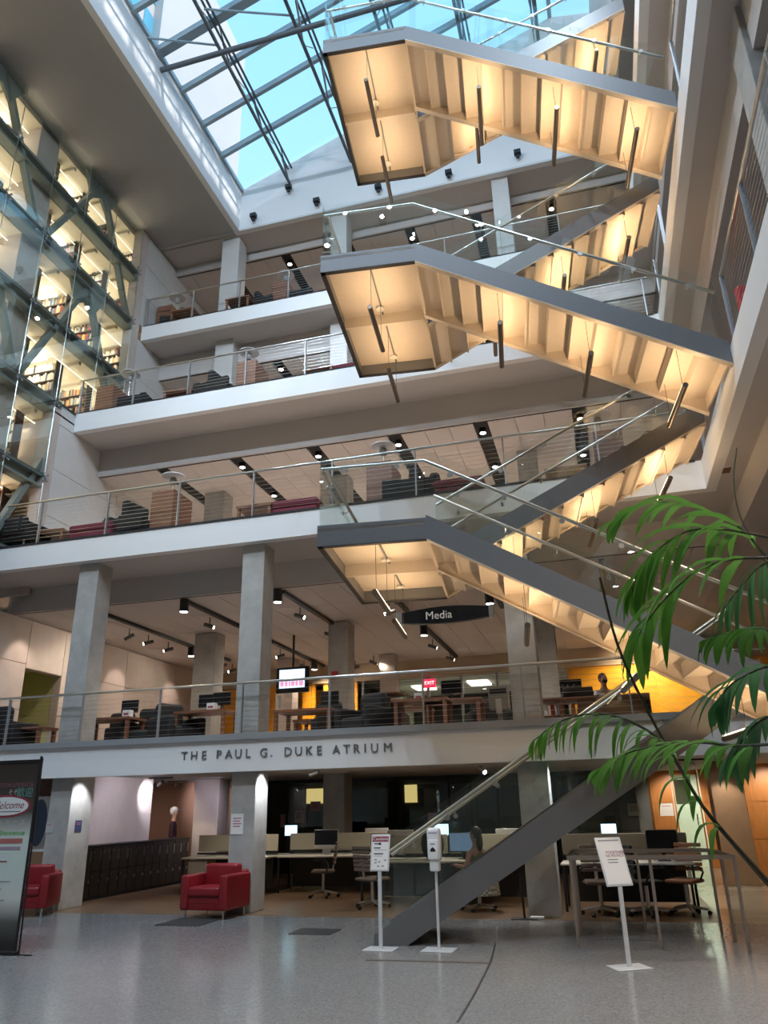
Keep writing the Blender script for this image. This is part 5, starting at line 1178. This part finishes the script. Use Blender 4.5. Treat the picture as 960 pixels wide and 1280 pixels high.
# orange wood wall with doors
m = MB(); m.box(.62, .98, 23.4, 23.5, 0, GC); struct(m.obj('wall_back', mat('pale violet plaster', (.45, .42, .46), .7)))  # lit end of the bluish concrete wall, brightness put into its colour
m = MB(); m.box(-.9, .62, 22.5, 22.6, 0, GC); struct(m.obj('wall_back', mat('bluish concrete', (.22, .24, .28), .7, noise=.3, scale=2)))
def wp(x0, x1, yy, nm='wall_back'):
    o = struct(MB().box(x0, x1, yy+.02, yy+.1, 0, GC).obj(nm, ORANGE))
    for a, b in ((0.0, .78), (.79, 1.58), (1.59, GC)): MB().box(x0+.004, x1-.004, yy, yy+.02, a+.004, b-.004).obj('wall_panel', ORANGE, parent=o)
wp(.98, 1.6, 23.4); wp(2.3, 2.72, 23.0); wp(3.0, 6.5, 20.5)
do = struct(empty('door_1', (1.95, 23.4, 0)))
m = MB(); m.box(-.33, -.29, -.03, .03, 0, GC); m.box(.31, .35, -.03, .03, 0, GC); m.box(-.33, .35, -.03, .03, GC-.12, GC); m.obj('door_frame', ORANGE, parent=do)
MB().box(-.29, .31, -.008, .008, 0, GC-.12).obj('pane', glass('pale green glass', (.92, .97, .92), 2), parent=do); MB().tube([(.2, -.05, .9), (.2, -.05, 1.3)], .015, 6).obj('handle', STEEL, parent=do)
m = MB(); m.box(.5, 7, 26, 26.1, 0, GC); struct(m.obj('wall_back', mat('pale green wall', (.56, .60, .50), .7)))
lamp('corridor_light', 'AREA', (2.4, 24.9, 2.35), 60, (1, 1, .88), shape='RECTANGLE', size=3, size_y=1)
o = tag(MB().box(1.75, 2.1, 24.4, 24.45, 1.55, 2.2).obj('wall_screen', mat('grey green board', (.16, .20, .15), .6)), 'dark green-grey board seen through the glass door', 'board')
# ================================================================ PALM
LEAF = mat('palm leaf green', (.12, .33, .05), .42, noise=.3, scale=5); LEAFD = mat('dark palm leaf', (.07, .22, .09), .35, noise=.25, scale=5); STEM = mat('palm stem', (.05, .045, .02), .5)
pl = empty('potted_palm', (1.35, 2.95, 0)); tag(pl, 'green palm with drooping feathery fronds reaching in from the right', 'plant')
for m_ in (LEAF, LEAFD):
    t = m_.node_tree; b = t.nodes['Principled BSDF']; tl = t.nodes.new('ShaderNodeBsdfTranslucent'); mxs = t.nodes.new('ShaderNodeMixShader'); mxs.inputs[0].default_value = .22; out = [n for n in t.nodes if n.type == 'OUTPUT_MATERIAL'][0]
    tl.inputs[0].default_value = (.22, .5, .07, 1) if m_ is LEAF else (.12, .35, .12, 1)
    t.links.new(b.outputs[0], mxs.inputs[1]); t.links.new(tl.outputs[0], mxs.inputs[2]); t.links.new(mxs.outputs[0], out.inputs[0])
PO = Vector((1.35, 2.95, 0))
MB().lathe([(.18, 0), (.20, .02), (.26, .42), (.28, .44), (.25, .44), (.24, .36), (0, .36)], n=24).obj('pot', mat('terracotta pot', (.25, .10, .06), .8), parent=pl)
def catmull(P, n):
    out = []
    P = [P[0]*2-P[1]]+P+[P[-1]*2-P[-2]]
    for i in range(1, len(P)-2):
        for k in range(n):
            t_ = k/n; out.append(.5*((2*P[i])+(P[i+1]-P[i-1])*t_+(2*P[i-1]-5*P[i]+4*P[i+1]-P[i+2])*t_*t_+(3*P[i]-P[i-1]-3*P[i+1]+P[i+2])*t_**3))
    out.append(P[-2]); return out
def leaflet(parent, p, d, side_up, L, w_, m_, droop):
    n = 7; c = p.copy(); d = d.normalized(); pts = []; m = MB(); prev = None
    for i in range(n+1):
        f = i/n; ww = w_*(.35+1.5*f if f < .35 else (1-f)**.65*1.28)*.5
        x = d.cross(side_up);  x = x.normalized() if x.length > 1e-4 else Vector((1, 0, 0)); nn = x.cross(d).normalized()
        pts += [c-x*ww+nn*ww*.35, c.copy(), c+x*ww+nn*ww*.35]
        d = (d+Vector((0, 0, -droop/n*2))).normalized(); c = c+d*L/n
    m.add([tuple(q-PO) for q in pts], [(3*i+a, 3*i+a+1, 3*i+a+4, 3*i+a+3) for i in range(n) for a in (0, 1)], True)
    m.obj('leaflet', m_, parent=parent)
def frond(px_, depth, L, n, m_, petiole=True, droop=.9, w_=.030, side=(1, 1), spread=.9):
    P = [atY(x, y, depth+(i-len(px_)/2)*.05) for i, (x, y) in enumerate(px_)]
    path = catmull(P, 8); full = path
    if petiole:
        b = PO+Vector((random.uniform(-.05, .05), random.uniform(-.05, .05), .4)); mid = (b+P[0])/2+Vector((.12, 0, .25)); full = catmull([b, mid, P[0]], 8)[:-1]+path
    r = [.006*(1-.7*i/len(full)) for i in range(len(full))]
    fr = MB().tube([tuple(q-PO) for q in full], r, 6).obj('frond', STEM, parent=pl)
    m_n = len(path)-1
    for i in range(n):
        f = .12+.88*i/(n-1); k = min(m_n-1, int(f*m_n)); p = path[k].lerp(path[k+1], f*m_n-k if f < 1 else 1); tg = (path[k+1]-path[k]).normalized()
        ll = L*(.55+.75*math.sin(math.pi*min(1, .15+f*.8)))*random.uniform(.88, 1.08)
        sd = tg.cross(Vector((0, 0, 1))).normalized()
        for s_ in (-1, 1):
            if (s_ < 0 and random.random() > side[0]) or (s_ > 0 and random.random() > side[1]): continue
            d = tg*(.85+.6*f)+sd*s_*spread*(1.05-.5*f)+Vector((0, 0, random.uniform(-.45, .55)))
            leaflet(fr, p, d, Vector((0, 0, 1)), ll*(1 if f < .95 else .8), w_*random.uniform(.85, 1.15), m_, droop*random.uniform(.8, 1.3))
frond([(962, 700), (925, 660), (885, 640), (840, 628), (795, 632), (768, 652)], 3.0, .19, 11, LEAF, droop=.6, w_=.046)
frond([(962, 672), (905, 662), (860, 664), (825, 685), (800, 712), (790, 740)], 2.9, .20, 12, LEAF, droop=.65, w_=.044)
frond([(962, 697), (910, 700), (870, 715), (835, 745), (808, 778), (795, 800)], 2.7, .23, 11, LEAF, droop=.75, w_=.048, side=(1, .8))
frond([(965, 700), (945, 712), (925, 735), (905, 760)], 3.1, .20, 9, LEAFD, droop=1.0, w_=.020)
frond([(968, 790), (945, 785), (915, 790), (885, 800)], 2.6, .12, 9, mat('bright palm leaf', (.20, .52, .07), .4), droop=1.0, w_=.032)
frond([(970, 930), (920, 932), (870, 928), (820, 932), (775, 945), (750, 962)], 2.4, .13, 12, LEAF, droop=.7, w_=.038)
frond([(965, 1108), (880, 1010), (835, 935), (790, 903), (745, 892), (700, 902), (668, 925)], 2.6, .13, 16, LEAF, petiole=False, droop=1.5, w_=.024, spread=.6)
frond([(972, 830), (945, 838), (915, 855), (895, 880)], 2.4, .15, 7, LEAFD, droop=.8, w_=.034)
frond([(975, 890), (945, 905), (925, 930), (915, 950)], 2.4, .12, 7, LEAFD, droop=.8, w_=.032)
st = [atY(x, y, 2.65) for x, y in ((965, 1112), (920, 1060), (880, 1010), (835, 935), (800, 870), (770, 800), (750, 722))]
MB().tube([tuple(q-PO) for q in catmull(st, 6)], .0045, 6).obj('bare_stem', STEM, parent=pl)
st = [atY(x, y, 2.95) for x, y in ((966, 720), (945, 680), (925, 645), (917, 600), (921, 560))]
MB().tube([tuple(q-PO) for q in catmull(st, 6)], .003, 6).obj('bare_stem', mat('grey stem', (.16, .17, .13), .6), parent=pl)
# small details on the right-hand gallery soffits
p = atZ(908, 588, 6.68); o = tag(MB().box(-.06, .06, -.1, .1, -.02, 0).obj('smoke_detector', mat('brown plate', (.14, .06, .03), .6)), 'small brown plate on the soffit of the right-hand gallery', 'plate'); o.location = (p.x, p.y, 6.69)
